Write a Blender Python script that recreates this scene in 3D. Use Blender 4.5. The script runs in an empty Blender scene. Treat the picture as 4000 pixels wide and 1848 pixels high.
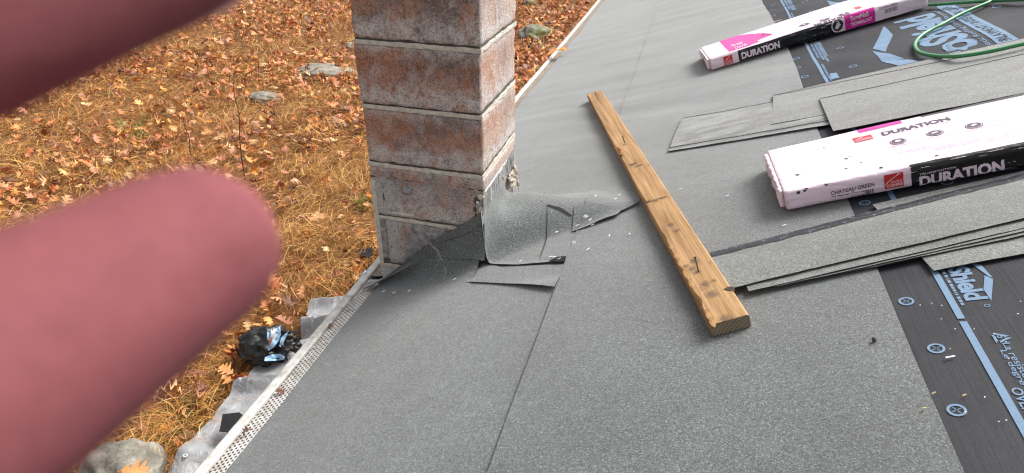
import bpy, bmesh, math, random
import numpy as np
from mathutils import Vector, Matrix, noise as mnoise
random.seed(7); rng = np.random.default_rng(7)
SC = bpy.context.scene
COL = SC.collection
R_ = math.radians

# ------------------------------------------------------------------ camera, sky, sun, exposure
AX = np.array([[0.9649420977, 0.1427100744, -0.2202738812],      # world axes seen from the camera (x right, y down, z forward)
               [0.2622507992, -0.4905188378, 0.8310329645],
               [0.0105482880, -0.8596656934, -0.5107481074]])
EYE = np.array([0.5623, -1.7396, 1.1874])
FPX, CX, CY = 2421.0, 2000.0, 924.0
cam_d = bpy.data.cameras.new('camera')
cam = bpy.data.objects.new('camera', cam_d); COL.objects.link(cam); SC.camera = cam
cam_d.sensor_fit = 'HORIZONTAL'; cam_d.sensor_width = 36.0; cam_d.lens = FPX / 4000.0 * 36.0
cam_d.clip_start = 0.002; cam_d.clip_end = 400
m3 = Matrix([[AX[i][0], -AX[i][1], -AX[i][2]] for i in range(3)])
cam.matrix_world = Matrix.Translation(Vector(EYE)) @ m3.to_4x4()
cam_d.dof.use_dof = True; cam_d.dof.focus_distance = 2.3; cam_d.dof.aperture_fstop = 16.0; cam_d.dof.aperture_blades = 0

SUN_EL, SUN_AZ = R_(50), R_(47)            # azimuth from +X towards +Y
world = bpy.data.worlds.new("World"); SC.world = world; world.use_nodes = True
wn = world.node_tree; wn.nodes.clear()
sky = wn.nodes.new('ShaderNodeTexSky'); sky.sky_type = 'NISHITA'; sky.sun_disc = False
sky.sun_elevation = SUN_EL; sky.sun_rotation = R_(90) - SUN_AZ; sky.dust_density = 6.0; sky.air_density = 1.0; sky.ozone_density = 1.0
hs = wn.nodes.new('ShaderNodeHueSaturation'); hs.inputs['Saturation'].default_value = 0.22   # cloud cover: grey-white sky
bg = wn.nodes.new('ShaderNodeBackground'); bg.inputs['Strength'].default_value = 0.085
wo = wn.nodes.new('ShaderNodeOutputWorld')
wn.links.new(sky.outputs[0], hs.inputs['Color']); wn.links.new(hs.outputs[0], bg.inputs['Color']); wn.links.new(bg.outputs[0], wo.inputs[0])
sd = bpy.data.lights.new('sun', 'SUN'); sd.energy = 1.5; sd.angle = R_(26); sd.color = (1.0, 0.98, 0.95)
sun = bpy.data.objects.new('sun', sd); COL.objects.link(sun)
sdir = Vector((math.cos(SUN_EL) * math.cos(SUN_AZ), math.cos(SUN_EL) * math.sin(SUN_AZ), math.sin(SUN_EL)))
sun.rotation_euler = sdir.to_track_quat('Z', 'Y').to_euler(); sun.location = (3, 0, 8)
SC.view_settings.view_transform = 'Standard'; SC.view_settings.look = 'None'
SC.view_settings.exposure = 1.27; SC.view_settings.gamma = 1.0; SC.view_settings.use_curve_mapping = False
SC.render.engine = 'CYCLES'
SC.cycles.use_denoising = True; SC.cycles.max_bounces = 6; SC.cycles.diffuse_bounces = 3; SC.cycles.transparent_max_bounces = 4
SC.cycles.filter_width = 1.2

# ------------------------------------------------------------------ places: roof plane, ground plane
TH = R_(20)
U = np.array([math.cos(TH), 0, math.sin(TH)]); NR = np.array([-math.sin(TH), 0, math.cos(TH)])
GZ = -2.2
def W(s, t, h=0.0): return s * U + np.array([0.0, t, 0.0]) + h * NR
def ray(px, py): return AX @ np.array([px - CX, py - CY, FPX])
def roofpt(px, py, h=0.0):
    d = ray(px, py); k = (h - NR @ EYE) / (NR @ d); q = EYE + k * d
    return float(q @ U), float(q[1])
def groundpt(px, py, z=GZ):
    d = ray(px, py); k = (z - EYE[2]) / d[2]; return EYE + k * d
def project(P):
    P = np.atleast_2d(P); d = (P - EYE) @ AX
    return np.stack([CX + FPX * d[:, 0] / d[:, 2], CY + FPX * d[:, 1] / d[:, 2]], 1)
def camw(x, y, z): return EYE + AX @ np.array([x, y, z])
def sstep(a, b, x):
    x = min(1.0, max(0.0, (x - a) / (b - a))); return x * x * (3 - 2 * x)
def nz(s, t):
    """gentle puckers of the sheets on the deck, running up the slope"""
    k = sstep(0.35, 1.1, t)
    w = 0.0075 * k * mnoise.noise((s * 1.1, t * 6.5 + s * 1.5, 3.3)) + 0.0045 * k * mnoise.noise((s * 2.3, t * 15 + s * 4, 9.1))
    return w + 0.0008 * mnoise.noise((s * 4, t * 4, 1.7))
def Wn(s, t, h=0.0): return W(s, t, h + nz(s, t))

# ------------------------------------------------------------------ object helpers
BASE = {}
def tag(o, label=None, cat=None, group=None, kind=None):
    if label: o['label'] = label
    if cat: o['category'] = cat
    if group: o['group'] = group
    if kind: o['kind'] = kind
    return o
def empty(name, label, cat, loc, group=None):
    o = bpy.data.objects.new(name, None); COL.objects.link(o); o.location = Vector(loc); o.empty_display_size = .05
    BASE[o.name] = np.array(loc, float); return tag(o, label, cat, group)
def mk(name, V, F, mats, parent=None, midx=None, smooth=False, loc=None, solid=0.0, solid_off=-1.0):
    """one mesh object from world-space vertices"""
    V = np.asarray(V, float).reshape(-1, 3)
    if parent is not None: L = BASE[parent.name]
    else: L = np.array(loc if loc is not None else V.mean(0), float)
    me = bpy.data.meshes.new(name); me.from_pydata((V - L).tolist(), [], [tuple(f) for f in F])
    for m in (mats if isinstance(mats, (list, tuple)) else [mats]): me.materials.append(m)
    if midx is not None: me.polygons.foreach_set('material_index', np.asarray(midx, np.int32))
    if smooth: me.polygons.foreach_set('use_smooth', np.ones(len(me.polygons), bool))
    me.update()
    o = bpy.data.objects.new(name, me); COL.objects.link(o)
    if parent is not None: o.parent = parent
    else: o.location = Vector(L)
    BASE[o.name] = L
    if solid:
        md = o.modifiers.new('thickness', 'SOLIDIFY'); md.thickness = solid; md.offset = solid_off
    return o
def grid_faces(nu, nv, base=0, flip=False):
    F = []
    for i in range(nu - 1):
        for j in range(nv - 1):
            a = base + i * nv + j; f = (a, a + nv, a + nv + 1, a + 1)
            F.append(f[::-1] if flip else f)
    return F
def surf(name, fn, us, vs, mats, parent=None, flip=False, smooth=True, **kw):
    V = [fn(u, v) for u in us for v in vs]
    return mk(name, V, grid_faces(len(us), len(vs), 0, flip), mats, parent, smooth=smooth, **kw)
def lin(a, b, n): return [a + (b - a) * i / (n - 1) for i in range(n)]
def tube(pts, rad, seg=8, closed_ends=True):
    pts = [np.array(p, float) for p in pts]; n = len(pts)
    if not hasattr(rad, '__len__'): rad = [rad] * n
    V, F = [], []; prev = None
    for i, p in enumerate(pts):
        tg = pts[min(i + 1, n - 1)] - pts[max(i - 1, 0)]; tg /= np.linalg.norm(tg) + 1e-12
        ref = prev if prev is not None else (np.array([0, 0, 1.0]) if abs(tg[2]) < .9 else np.array([1.0, 0, 0]))
        a = np.cross(tg, ref); a /= np.linalg.norm(a) + 1e-12; b = np.cross(a, tg); prev = b
        for k in range(seg):
            w = 2 * math.pi * k / seg; V.append(p + rad[i] * (math.cos(w) * a + math.sin(w) * b))
    for i in range(n - 1):
        for k in range(seg):
            F.append((i * seg + k, i * seg + (k + 1) % seg, (i + 1) * seg + (k + 1) % seg, (i + 1) * seg + k))
    if closed_ends:
        F.append(tuple(range(seg))[::-1]); F.append(tuple((n - 1) * seg + k for k in range(seg)))
    return V, F
def join(parts):
    V, F = [], []
    for v, f in parts:
        b = len(V); V.extend(v); F.extend([tuple(i + b for i in q) for q in f])
    return V, F
def box(x0, x1, y0, y1, z0, z1):
    V = [(x, y, z) for x in (x0, x1) for y in (y0, y1) for z in (z0, z1)]
    return V, [(0, 1, 3, 2), (4, 6, 7, 5), (0, 4, 5, 1), (2, 3, 7, 6), (0, 2, 6, 4), (1, 5, 7, 3)]
def ngon_sheet(poly, cell):
    """triangulated, subdivided 2-D polygon"""
    bm = bmesh.new(); vs = [bm.verts.new((p[0], p[1], 0)) for p in poly]; bm.faces.new(vs)
    bmesh.ops.triangulate(bm, faces=bm.faces[:])
    for _ in range(6):
        es = [e for e in bm.edges if e.calc_length() > cell]
        if not es: break
        bmesh.ops.subdivide_edges(bm, edges=es, cuts=1)
        bmesh.ops.triangulate(bm, faces=[f for f in bm.faces if len(f.verts) > 3])
    bm.verts.ensure_lookup_table()
    out = ([(v.co.x, v.co.y) for v in bm.verts], [tuple(v.index for v in f.verts) for f in bm.faces])
    bm.normal_update(); F = []
    for f in bm.faces: F.append(tuple(v.index for v in f.verts) if f.normal.z >= 0 else tuple(v.index for v in f.verts)[::-1])
    bm.free(); return out[0], F
_fc = {}
def text2d(s, bold=0.02, cell=0.35, shear=0.0, spacing=1.0):
    """flat lettering, scaled to the unit square"""
    cu = bpy.data.curves.new('lettering', 'FONT'); cu.body = s; cu.offset = bold; cu.resolution_u = 3; cu.shear = shear; cu.space_character = spacing
    o = bpy.data.objects.new('lettering', cu); COL.objects.link(o)
    dg = bpy.context.evaluated_depsgraph_get(); me = bpy.data.meshes.new_from_object(o.evaluated_get(dg))
    bm = bmesh.new(); bm.from_mesh(me)
    bpy.data.objects.remove(o); bpy.data.curves.remove(cu); bpy.data.meshes.remove(me)
    bmesh.ops.triangulate(bm, faces=bm.faces[:])
    for _ in range(3):
        es = [e for e in bm.edges if e.calc_length() > cell]
        if not es: break
        bmesh.ops.subdivide_edges(bm, edges=es, cuts=1)
        bmesh.ops.triangulate(bm, faces=[f for f in bm.faces if len(f.verts) > 3])
    P = np.array([v.co[:2] for v in bm.verts]); bm.normal_update()
    F = [tuple(v.index for v in f.verts) if f.normal.z >= 0 else tuple(v.index for v in f.verts)[::-1] for f in bm.faces]
    bm.free(); lo, hi = P.min(0), P.max(0)
    return (P - lo) / (hi - lo), F

# ------------------------------------------------------------------ materials
class NT:
    def __init__(s, name):
        s.m = bpy.data.materials.new(name); s.m.use_nodes = True; s.t = s.m.node_tree
        s.b = s.t.nodes['Principled BSDF']
    def n(s, typ, **kw):
        x = s.t.nodes.new(typ)
        for k, v in kw.items():
            if k in x.inputs: x.inputs[k].default_value = v
            else: setattr(x, k, v)
        return x
    def l(s, a, b): s.t.links.new(a, b)
    def coord(s, which='Object', scale=(1, 1, 1), rot=(0, 0, 0)):
        c = s.n('ShaderNodeTexCoord'); mp = s.n('ShaderNodeMapping'); mp.inputs['Scale'].default_value = scale; mp.inputs['Rotation'].default_value = rot
        s.l(c.outputs[which], mp.inputs[0]); return mp.outputs[0]
    def noise(s, vec, scale, detail=4, rough=.55, dist=0.0):
        x = s.n('ShaderNodeTexNoise'); x.inputs['Scale'].default_value = scale; x.inputs['Detail'].default_value = detail
        x.inputs['Roughness'].default_value = rough; x.inputs['Distortion'].default_value = dist
        if vec is not None: s.l(vec, x.inputs['Vector'])
        return x.outputs['Fac']
    def vor(s, vec, scale, out='Color', feature='F1'):
        x = s.n('ShaderNodeTexVoronoi'); x.feature = feature; x.inputs['Scale'].default_value = scale
        if vec is not None: s.l(vec, x.inputs['Vector'])
        return x.outputs[out]
    def ramp(s, fac, stops, interp='LINEAR'):
        x = s.n('ShaderNodeValToRGB'); cr = x.color_ramp; cr.interpolation = interp
        while len(cr.elements) < len(stops): cr.elements.new(.5)
        for e, (p, c) in zip(cr.elements, stops):
            e.position = p; e.color = (c, c, c, 1) if not hasattr(c, '__len__') else (*c[:3], 1)
        s.l(fac, x.inputs[0]); return x.outputs[0]
    def mix(s, fac, a, b, mode='MIX'):
        x = s.n('ShaderNodeMix'); x.data_type = 'RGBA'; x.blend_type = mode
        for v, k in ((fac, 0), (a, 6), (b, 7)):
            if hasattr(v, 'is_linked'): s.l(v, x.inputs[k])
            elif k == 0: x.inputs[0].default_value = v
            else: x.inputs[k].default_value = (*v, 1) if len(v) == 3 else v
        return x.outputs[2]
    def math(s, op, a, b=None, clamp=False):
        x = s.n('ShaderNodeMath'); x.operation = op; x.use_clamp = clamp
        for i, v in enumerate((a, b)):
            if v is None: continue
            if hasattr(v, 'is_linked'): s.l(v, x.inputs[i])
            else: x.inputs[i].default_value = v
        return x.outputs[0]
    def bump(s, h, strength=.3, dist=.01, prev=None):
        x = s.n('ShaderNodeBump'); x.inputs['Strength'].default_value = strength; x.inputs['Distance'].default_value = dist
        s.l(h, x.inputs['Height'])
        if prev is not None: s.l(prev, x.inputs['Normal'])
        s.l(x.outputs[0], s.b.inputs['Normal']); return x.outputs[0]
    def col(s, c):
        if hasattr(c, 'is_linked'): s.l(c, s.b.inputs['Base Color'])
        else: s.b.inputs['Base Color'].default_value = (*c, 1)
        return s
    def set(s, **kw):
        for k, v in kw.items(): s.b.inputs[k.replace('_', ' ')].default_value = v
        return s
def plain(name, c, rough=.6, var=.12, scale=30, bump=.0, spec=.5):
    k = NT(name); v = k.coord(); f = k.noise(v, scale, 5)
    k.col(k.mix(f, tuple(x * (1 - var * 1.5) for x in c), tuple(min(1, x * (1 + var)) for x in c))); k.set(Roughness=rough)
    k.b.inputs['Specular IOR Level'].default_value = spec
    if bump: k.bump(f, bump, .004)
    return k.m
def granule(name, dark, mid, light, blot=.25, stripes=0.0, warm=(1.0, 1.0, .97)):
    """mineral granules: pale and dark grains a couple of millimetres wide, clumped"""
    k = NT(name); v = k.coord()
    cell = k.vor(v, 540, 'Color'); g = k.n('ShaderNodeSeparateColor'); k.l(cell, g.inputs[0])
    fine = k.ramp(g.outputs[0], [(0, dark), (.42, mid), (.8, mid * 1.2), (1, light)])
    cl = k.noise(v, 190, 2, .6); clump = k.ramp(cl, [(.3, .66), (.52, 1.0), (.72, 1.36)])
    c = k.mix(1.0, fine, clump, 'MULTIPLY')
    big = k.ramp(k.noise(v, 3.2, 5, .6), [(.3, 1 - blot), (.7, 1 + blot)])
    c = k.mix(1.0, c, big, 'MULTIPLY')
    c = k.mix(1.0, c, k.ramp(k.noise(v, .9, 3, .5), [(.35, 1 - blot * .8), (.65, 1 + blot * .8)]), 'MULTIPLY')
    du = k.math('MULTIPLY', k.ramp(k.noise(v, 7.5, 6, .68, 1.6), [(.58, 0), (.74, .22)]), k.ramp(k.noise(v, 1.6, 2), [(.45, 0), (.6, 1)])); c = k.mix(du, c, (.30, .30, .28))
    if stripes:
        vs = k.coord(scale=(1.2, 14, 14)); st = k.ramp(k.noise(vs, 1.6, 3, .5), [(.36, 1 - stripes), (.62, 1 + stripes * .8)])
        c = k.mix(1.0, c, st, 'MULTIPLY')
    c = k.mix(1.0, c, warm, 'MULTIPLY')
    k.col(c); k.set(Roughness=.62); k.b.inputs['Specular IOR Level'].default_value = .5; k.b.inputs['Sheen Weight'].default_value = .6; k.b.inputs['Sheen Roughness'].default_value = .45
    b0 = k.bump(g.outputs[1], .55, .0012); k.bump(k.noise(v, 16, 4, .55), .16, .012, b0); return k.m

M = {}
M['roll'] = granule('granulated_roll', .040, .102, .28, .15, warm=(.90, 1.0, .975))
M['shingle'] = granule('shingle_granules', .052, .108, .27, .13, stripes=.12, warm=(.96, 1.0, .92))
M['shingle_band'] = granule('banded_shingle_granules', .058, .116, .27, .10, stripes=.55, warm=(.96, 1.0, .94))
M['shingle_edge'] = plain('asphalt_core', (.016, .016, .017), .8)
def tar():
    k = NT('sealant_tar'); v = k.coord(scale=(1, 1, 1)); f = k.noise(v, 90, 4, .7)
    k.col(k.ramp(f, [(.35, (.008, .009, .012)), (.58, (.018, .02, .027)), (.66, (.22, .24, .28)), (.8, (.4, .42, .45))])); k.set(Roughness=.28); k.bump(f, .6, .003); return k.m
M['tar'] = tar()
def felt():
    k = NT('woven_underlayment'); v = k.coord(); f = k.noise(v, 400, 2, .7); b = k.noise(v, 4, 5, .6)
    sp = k.ramp(k.vor(v, 120, 'Distance'), [(.0, 1), (.035, 1), (.05, 0)])
    sel = k.ramp(k.noise(v, 37, 2), [(.6, 0), (.64, 1)])
    c = k.mix(f, (.012, .012, .014), (.062, .062, .070)); c = k.mix(1.0, c, k.ramp(b, [(.3, .75), (.7, 1.3)]), 'MULTIPLY')
    c = k.mix(k.math('MULTIPLY', sp, sel), c, (.3, .3, .3))
    k.col(c); k.set(Roughness=.75); k.b.inputs['Specular IOR Level'].default_value = .25; b0 = k.bump(f, .35, .0008); k.bump(k.ramp(k.noise(k.coord(scale=(34, .9, 34)), 1.0, 3, .6), [(.45, 0), (.53, 1), (.6, .2)]), .09, .004, b0); return k.m
M['felt'] = felt()
def printed(name, c, wear=.35):
    k = NT(name); v = k.coord(); f = k.noise(v, 260, 3, .7); b = k.noise(v, 22, 4)
    w = k.math('MULTIPLY', k.ramp(f, [(.5, 0), (.75, 1)]), k.ramp(b, [(.3, .2), (.7, 1)]))
    k.col(k.mix(k.math('MULTIPLY', w, wear), c, tuple(x * .25 for x in c))); k.set(Roughness=.75); k.b.inputs['Specular IOR Level'].default_value = .25; return k.m
M['blueprint'] = printed('pale_blue_print', (.18, .27, .39), .6)
M['deck'] = plain('deck_board', (.30, .2, .11), .8)
M['siding'] = plain('house_siding', (.55, .53, .48), .6)
M['white_metal'] = None
def gutter_white():
    k = NT('white_painted_metal'); v = k.coord(); f = k.noise(v, 26, 6, .7); d = k.ramp(f, [(.42, 0), (.7, 1)])
    k.col(k.mix(d, (.70, .69, .66), (.36, .32, .27))); k.set(Roughness=.42); return k.m
M['white_metal'] = gutter_white()
def guard(dirty):
    """perforated sheet: rows of small round holes"""
    k = NT('perforated_guard_dirty' if dirty else 'perforated_guard'); c = k.n('ShaderNodeTexCoord')
    uv = k.n('ShaderNodeSeparateXYZ'); k.l(c.outputs['UV'], uv.inputs[0])
    a = k.math('MULTIPLY', uv.outputs[0], 1 / .0135); b = k.math('MULTIPLY', uv.outputs[1], 1 / .0115)
    row = k.math('FLOOR', b); off = k.math('MULTIPLY', k.math('MODULO', row, 2.0), .5)
    fx = k.math('SUBTRACT', k.math('FRACT', k.math('ADD', a, off)), .5); fy = k.math('SUBTRACT', k.math('FRACT', b), .5)
    r = k.math('SQRT', k.math('ADD', k.math('MULTIPLY', k.math('MULTIPLY', fx, 1.17), k.math('MULTIPLY', fx, 1.17)), k.math('MULTIPLY', fy, fy)))
    hole = k.math('LESS_THAN', r, .31)
    v = k.coord(); f = k.noise(v, 22, 6, .7); d = k.ramp(f, [(.45, 0), (.66, 1)] if not dirty else [(.25, .2), (.55, 1)])
    base = k.mix(d, (.68, .67, .65), (.38, .33, .27) if not dirty else (.27, .2, .13))
    gr = k.math('MULTIPLY', k.ramp(k.noise(v, 70, 5, .8), [(.45, 0), (.6, .9)]), k.ramp(uv.outputs[1], [(.0, 1), (.075, 0)])); base = k.mix(gr, base, (.25, .18, .12)); k.col(k.mix(hole, base, (.012, .011, .01))); k.set(Roughness=.5); return k.m
M['guard'] = guard(False); M['guard_dirty'] = guard(True)

def block_mat():
    k = NT('weathered_chimney_block'); tc = k.n('ShaderNodeTexCoord'); oi = k.n('ShaderNodeObjectInfo')
    off = k.n('ShaderNodeVectorMath'); off.operation = 'ADD'; sc_ = k.n('ShaderNodeVectorMath'); sc_.operation = 'SCALE'; sc_.inputs['Scale'].default_value = 13.0
    cmb = k.n('ShaderNodeCombineXYZ')
    for i in range(3): k.l(oi.outputs['Random'], cmb.inputs[i])
    k.l(cmb.outputs[0], sc_.inputs[0]); k.l(tc.outputs['Object'], off.inputs[0]); k.l(sc_.outputs[0], off.inputs[1]); v = off.outputs[0]
    xyz = k.n('ShaderNodeSeparateXYZ'); k.l(tc.outputs['Object'], xyz.inputs[0]); x, y, z = xyz.outputs
    geo = k.n('ShaderNodeNewGeometry'); gp = k.n('ShaderNodeSeparateXYZ'); k.l(geo.outputs['Position'], gp.inputs[0]); wz = gp.outputs[2]
    n1 = k.noise(v, 7.5, 6, .62, .4); n2 = k.noise(v, 26, 5, .7)
    red = k.ramp(n1, [(.46, 0), (.58, .95)])
    dk = k.mix(n2, (.13, .078, .064), (.33, .215, .185)); rd = k.mix(n2, (.31, .115, .055), (.54, .205, .085))
    c = k.mix(red, dk, rd)
    # right-hand face: redder, with pale vertical runs
    rf = k.math('GREATER_THAN', x, -.006)
    vs = k.n('ShaderNodeMapping'); vs.inputs['Scale'].default_value = (30, 30, 3.0); k.l(v, vs.inputs[0]); run = k.noise(vs.outputs[0], 1.0, 5, .6)
    big = k.noise(v, 5.5, 3)
    rfc = k.mix(k.ramp(big, [(.42, 0), (.58, 1)]), (.37, .20, .14), (.52, .19, .075))
    c = k.mix(rf, c, rfc)
    pale = k.math('MULTIPLY', k.ramp(run, [(.46, 0), (.66, 1)]), k.ramp(k.noise(v, 4.2, 3), [(.4, .15), (.62, 1)]))
    c = k.mix(k.math('MULTIPLY', k.math('MULTIPLY', pale, rf), .8), c, (.50, .45, .44))
    # efflorescence along bed joints
    low = k.ramp(k.math('MULTIPLY', z, 5.0), [(0, 1), (.2, 1), (.42, .35), (.68, .10), (.88, .6), (1, 1)])
    ef = k.math('MULTIPLY', low, k.ramp(k.noise(v, 24, 6, .78), [(.36, 0), (.56, 1)]))
    c = k.mix(k.math('MULTIPLY', ef, .9), c, (.68, .65, .63))
    chalk = k.math('MULTIPLY', k.ramp(k.noise(v, 13, 7, .75, .5), [(.49, 0), (.66, .8)]), k.ramp(k.noise(v, 3.1, 2), [(.40, .2), (.6, 1)])); c = k.mix(chalk, c, (.60, .57, .55))
    # grey cement film near vertical edges and below the old flashing line
    edge = k.ramp(k.math('ABSOLUTE', k.math('ADD', k.math('MULTIPLY', x, 1 / .203), 1.0)), [(.86, 0), (.99, .9)])
    film = k.math('MULTIPLY', edge, k.ramp(k.noise(v, 11, 5, .6), [(.4, 0), (.6, 1)]))
    below = k.ramp(wz, [(.262, 1), (.285, 0)])
    ledge = k.ramp(k.math('MULTIPLY', x, -1 / .406), [(.0, .6), (.12, .15), (.68, .1), (.84, 1)])
    film2 = k.math('MULTIPLY', below, k.math('MULTIPLY', k.ramp(k.noise(v, 9, 5, .65), [(.36, .35), (.56, 1)]), k.math('ADD', ledge, .25)), True)
    c = k.mix(k.math('MULTIPLY', film, .55), c, (.56, .52, .46)); c = k.mix(k.math('MULTIPLY', film2, .9), c, (.52, .51, .49))
    # pale aggregate grains
    g = k.ramp(k.vor(v, 150, 'Distance'), [(.0, 1), (.16, 1), (.25, 0)]); gs = k.n('ShaderNodeSeparateColor'); k.l(k.vor(v, 150, 'Color'), gs.inputs[0])
    gm = k.math('MULTIPLY', g, k.math('GREATER_THAN', gs.outputs[0], .5)); c = k.mix(k.math('MULTIPLY', gm, .7), c, (.58, .54, .51))
    pit = k.ramp(k.noise(v, 170, 3, .7), [(.34, .45), (.5, 1), (.7, 1.15)]); c = k.mix(1.0, c, pit, 'MULTIPLY')
    k.col(c); k.set(Roughness=.92); b = k.bump(k.noise(v, 150, 4, .75), .85, .006); k.bump(n2, .5, .008, b); return k.m
M['block'] = block_mat()
def mortar_mat():
    k = NT('lime_mortar'); v = k.coord(); f = k.noise(v, 60, 6, .75)
    k.col(k.ramp(f, [(.28, (.30, .27, .23)), (.45, (.60, .56, .48)), (.7, (.76, .72, .63))])); k.set(Roughness=.95); k.bump(f, .8, .006); return k.m
M['mortar'] = mortar_mat()
M['crack'] = plain('dark_joint', (.09, .075, .065), .95)
def sealant():
    k = NT('grey_sealant'); v = k.coord(); f = k.noise(v, 45, 6, .75)
    k.col(k.ramp(f, [(.3, (.09, .09, .09)), (.5, (.27, .27, .275)), (.7, (.5, .5, .5))])); k.set(Roughness=.6); k.bump(f, .9, .006); return k.m
M['sealant'] = sealant()
def residue():
    k = NT('torn_residue'); v = k.coord(scale=(40, 26, 7)); f = k.noise(v, 1.4, 6, .7, .6)
    k.col(k.ramp(f, [(.28, (.03, .03, .03)), (.42, (.20, .195, .19)), (.6, (.37, .36, .35)), (.75, (.6, .6, .6))])); k.set(Roughness=.75); k.bump(f, 1.0, .008); return k.m
M['residue'] = residue()
M['paper'] = plain('torn_paper', (.38, .33, .27), .85, .3, 60, .6)
M['white_chip'] = plain('white_plastic', (.85, .85, .85), .4)
M['tan_chip'] = plain('tan_splinter', (.55, .42, .22), .7)
M['dark_chip'] = plain('dark_pebble', (.05, .045, .04), .8)
def wood():
    k = NT('weathered_stud'); v = k.coord(scale=(1.1, 26, 14)); f = k.noise(v, 2.2, 6, .6, .5)
    v2 = k.coord(scale=(2.5, 60, 60)); g = k.noise(v2, 3.0, 4, .6)
    c = k.ramp(f, [(.28, (.19, .10, .043)), (.45, (.34, .19, .078)), (.62, (.46, .275, .125)), (.8, (.30, .165, .07))])
    c = k.mix(1.0, c, k.ramp(g, [(.3, .7), (.65, 1.15)]), 'MULTIPLY')
    v3 = k.coord(scale=(9, 14, 14)); st = k.ramp(k.noise(v3, 1.3, 5, .7), [(.60, 0), (.74, .75)])
    c = k.mix(st, c, (.075, .05, .032)); k.col(c); k.set(Roughness=.8); k.bump(f, .35, .004); global NT_wood; NT_wood = k; return k.m
M['wood'] = wood()
def endgrain():
    k = NT('end_grain'); v = k.coord(scale=(1, 1, 1)); mp = k.n('ShaderNodeMapping'); k.l(v, mp.inputs[0]); mp.inputs['Location'].default_value = (0, .06, .05)
    w = k.n('ShaderNodeTexWave'); w.wave_type = 'RINGS'; w.rings_direction = 'X'; w.inputs['Scale'].default_value = 38; w.inputs['Distortion'].default_value = 2.2; w.inputs['Detail'].default_value = 3; w.inputs['Detail Scale'].default_value = 3
    k.l(mp.outputs[0], w.inputs['Vector']); n_ = k.noise(v, 60, 4)
    k.col(k.mix(n_, k.ramp(w.outputs['Fac'], [(.1, (.075, .06, .04)), (.7, (.26, .2, .13))]), (.2, .16, .1))); k.set(Roughness=.9); return k.m
M['endgrain'] = endgrain()
M['fresh_wood'] = plain('splintered_wood', (.58, .33, .13), .8, .25, 60, .3)
M['nail'] = plain('rusty_nail', (.045, .035, .03), .6)
M['stain'] = plain('dark_wood_stain', (.07, .045, .03), .9, .5, 90)
def film(name, c, rough=.25, wr=.5, var=.05, spots=True):
    k = NT(name); v = k.coord(scale=(1, 1, 1)); f = k.noise(v, 9, 6, .6, 1.2); c2 = k.mix(f, tuple(x * (1 - var) for x in c), c)
    if spots:
        s_ = k.math('MULTIPLY', k.ramp(k.vor(v, 26, 'Distance'), [(.0, 1), (.07, 1), (.13, 0)]), k.ramp(k.noise(v, 11, 3), [(.58, 0), (.62, 1)])); c2 = k.mix(s_, c2, (.12, .1, .09))
    k.col(c2); k.set(Roughness=rough); k.bump(k.noise(k.coord(scale=(5, 22, 22)), 3.0, 5, .6, .8), wr, .006); return k.m
M['wrap'] = film('pink_white_film', (.86, .70, .79), .28, .7)
M['wrap_black'] = film('glossy_black_film', (.012, .012, .013), .17, .4, .3, False)
M['magenta'] = film('magenta_print', (.72, .02, .36), .25, .35, .2, False)
M['red'] = film('red_print', (.66, .025, .03), .3, .2, .15, False)
M['pink_letter'] = film('pale_pink_print', (.84, .69, .80), .35, .2, .1, False)
M['ink'] = plain('violet_black_ink', (.075, .055, .085), .5)
M['ink_pale'] = plain('pale_violet_ink', (.46, .34, .52), .5, .3, 200)
M['black_ink'] = plain('black_ink', (.02, .02, .022), .5)
M['hose'] = plain('green_rubber', (.05, .27, .10), .35, .2, 60)
def leafmat(name, c, back):
    k = NT(name); v = k.coord(); f = k.noise(v, 28, 5, .65); oi = k.n('ShaderNodeObjectInfo')
    a = k.mix(f, tuple(x * .62 for x in c), c); rr = k.ramp(oi.outputs['Random'], [(0, .72), (1, 1.22)]); a = k.mix(1.0, a, rr, 'MULTIPLY')
    g = k.n('ShaderNodeNewGeometry'); k.col(k.mix(g.outputs['Backfacing'], a, back)); k.set(Roughness=.55); k.bump(f, .4, .004); return k.m
LEAFM = [leafmat('oak_leaf_tan', (.66, .29, .09), (.66, .38, .17)), leafmat('oak_leaf_rust', (.54, .175, .06), (.56, .26, .12)),
         leafmat('oak_leaf_pale', (.64, .36, .15), (.60, .38, .18)), leafmat('oak_leaf_pinkish', (.50, .20, .10), (.54, .27, .15)),
         leafmat('oak_leaf_orange', (.70, .27, .045), (.66, .34, .1)), leafmat('oak_leaf_dark', (.2, .075, .04), (.26, .13, .065))]
def attrmat(name, rough=.6):
    k = NT(name); a = k.n('ShaderNodeAttribute'); a.attribute_name = 'tint'; k.col(a.outputs['Color']); k.set(Roughness=rough); return k.m
M['blade'] = attrmat('dry_blade', .55); M['litter'] = attrmat('leaf_litter', .6)
def soil():
    k = NT('leafy_soil'); v = k.coord(); f = k.noise(v, 14, 8, .7); b = k.noise(v, .9, 4)
    k.col(k.mix(b, k.ramp(f, [(.3, (.05, .024, .010)), (.55, (.22, .10, .03)), (.75, (.42, .20, .06))]), k.ramp(f, [(.3, (.07, .032, .012)), (.7, (.36, .16, .04))]))); k.set(Roughness=.95); k.bump(f, .8, .05); return k.m
M['soil'] = soil()
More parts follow.
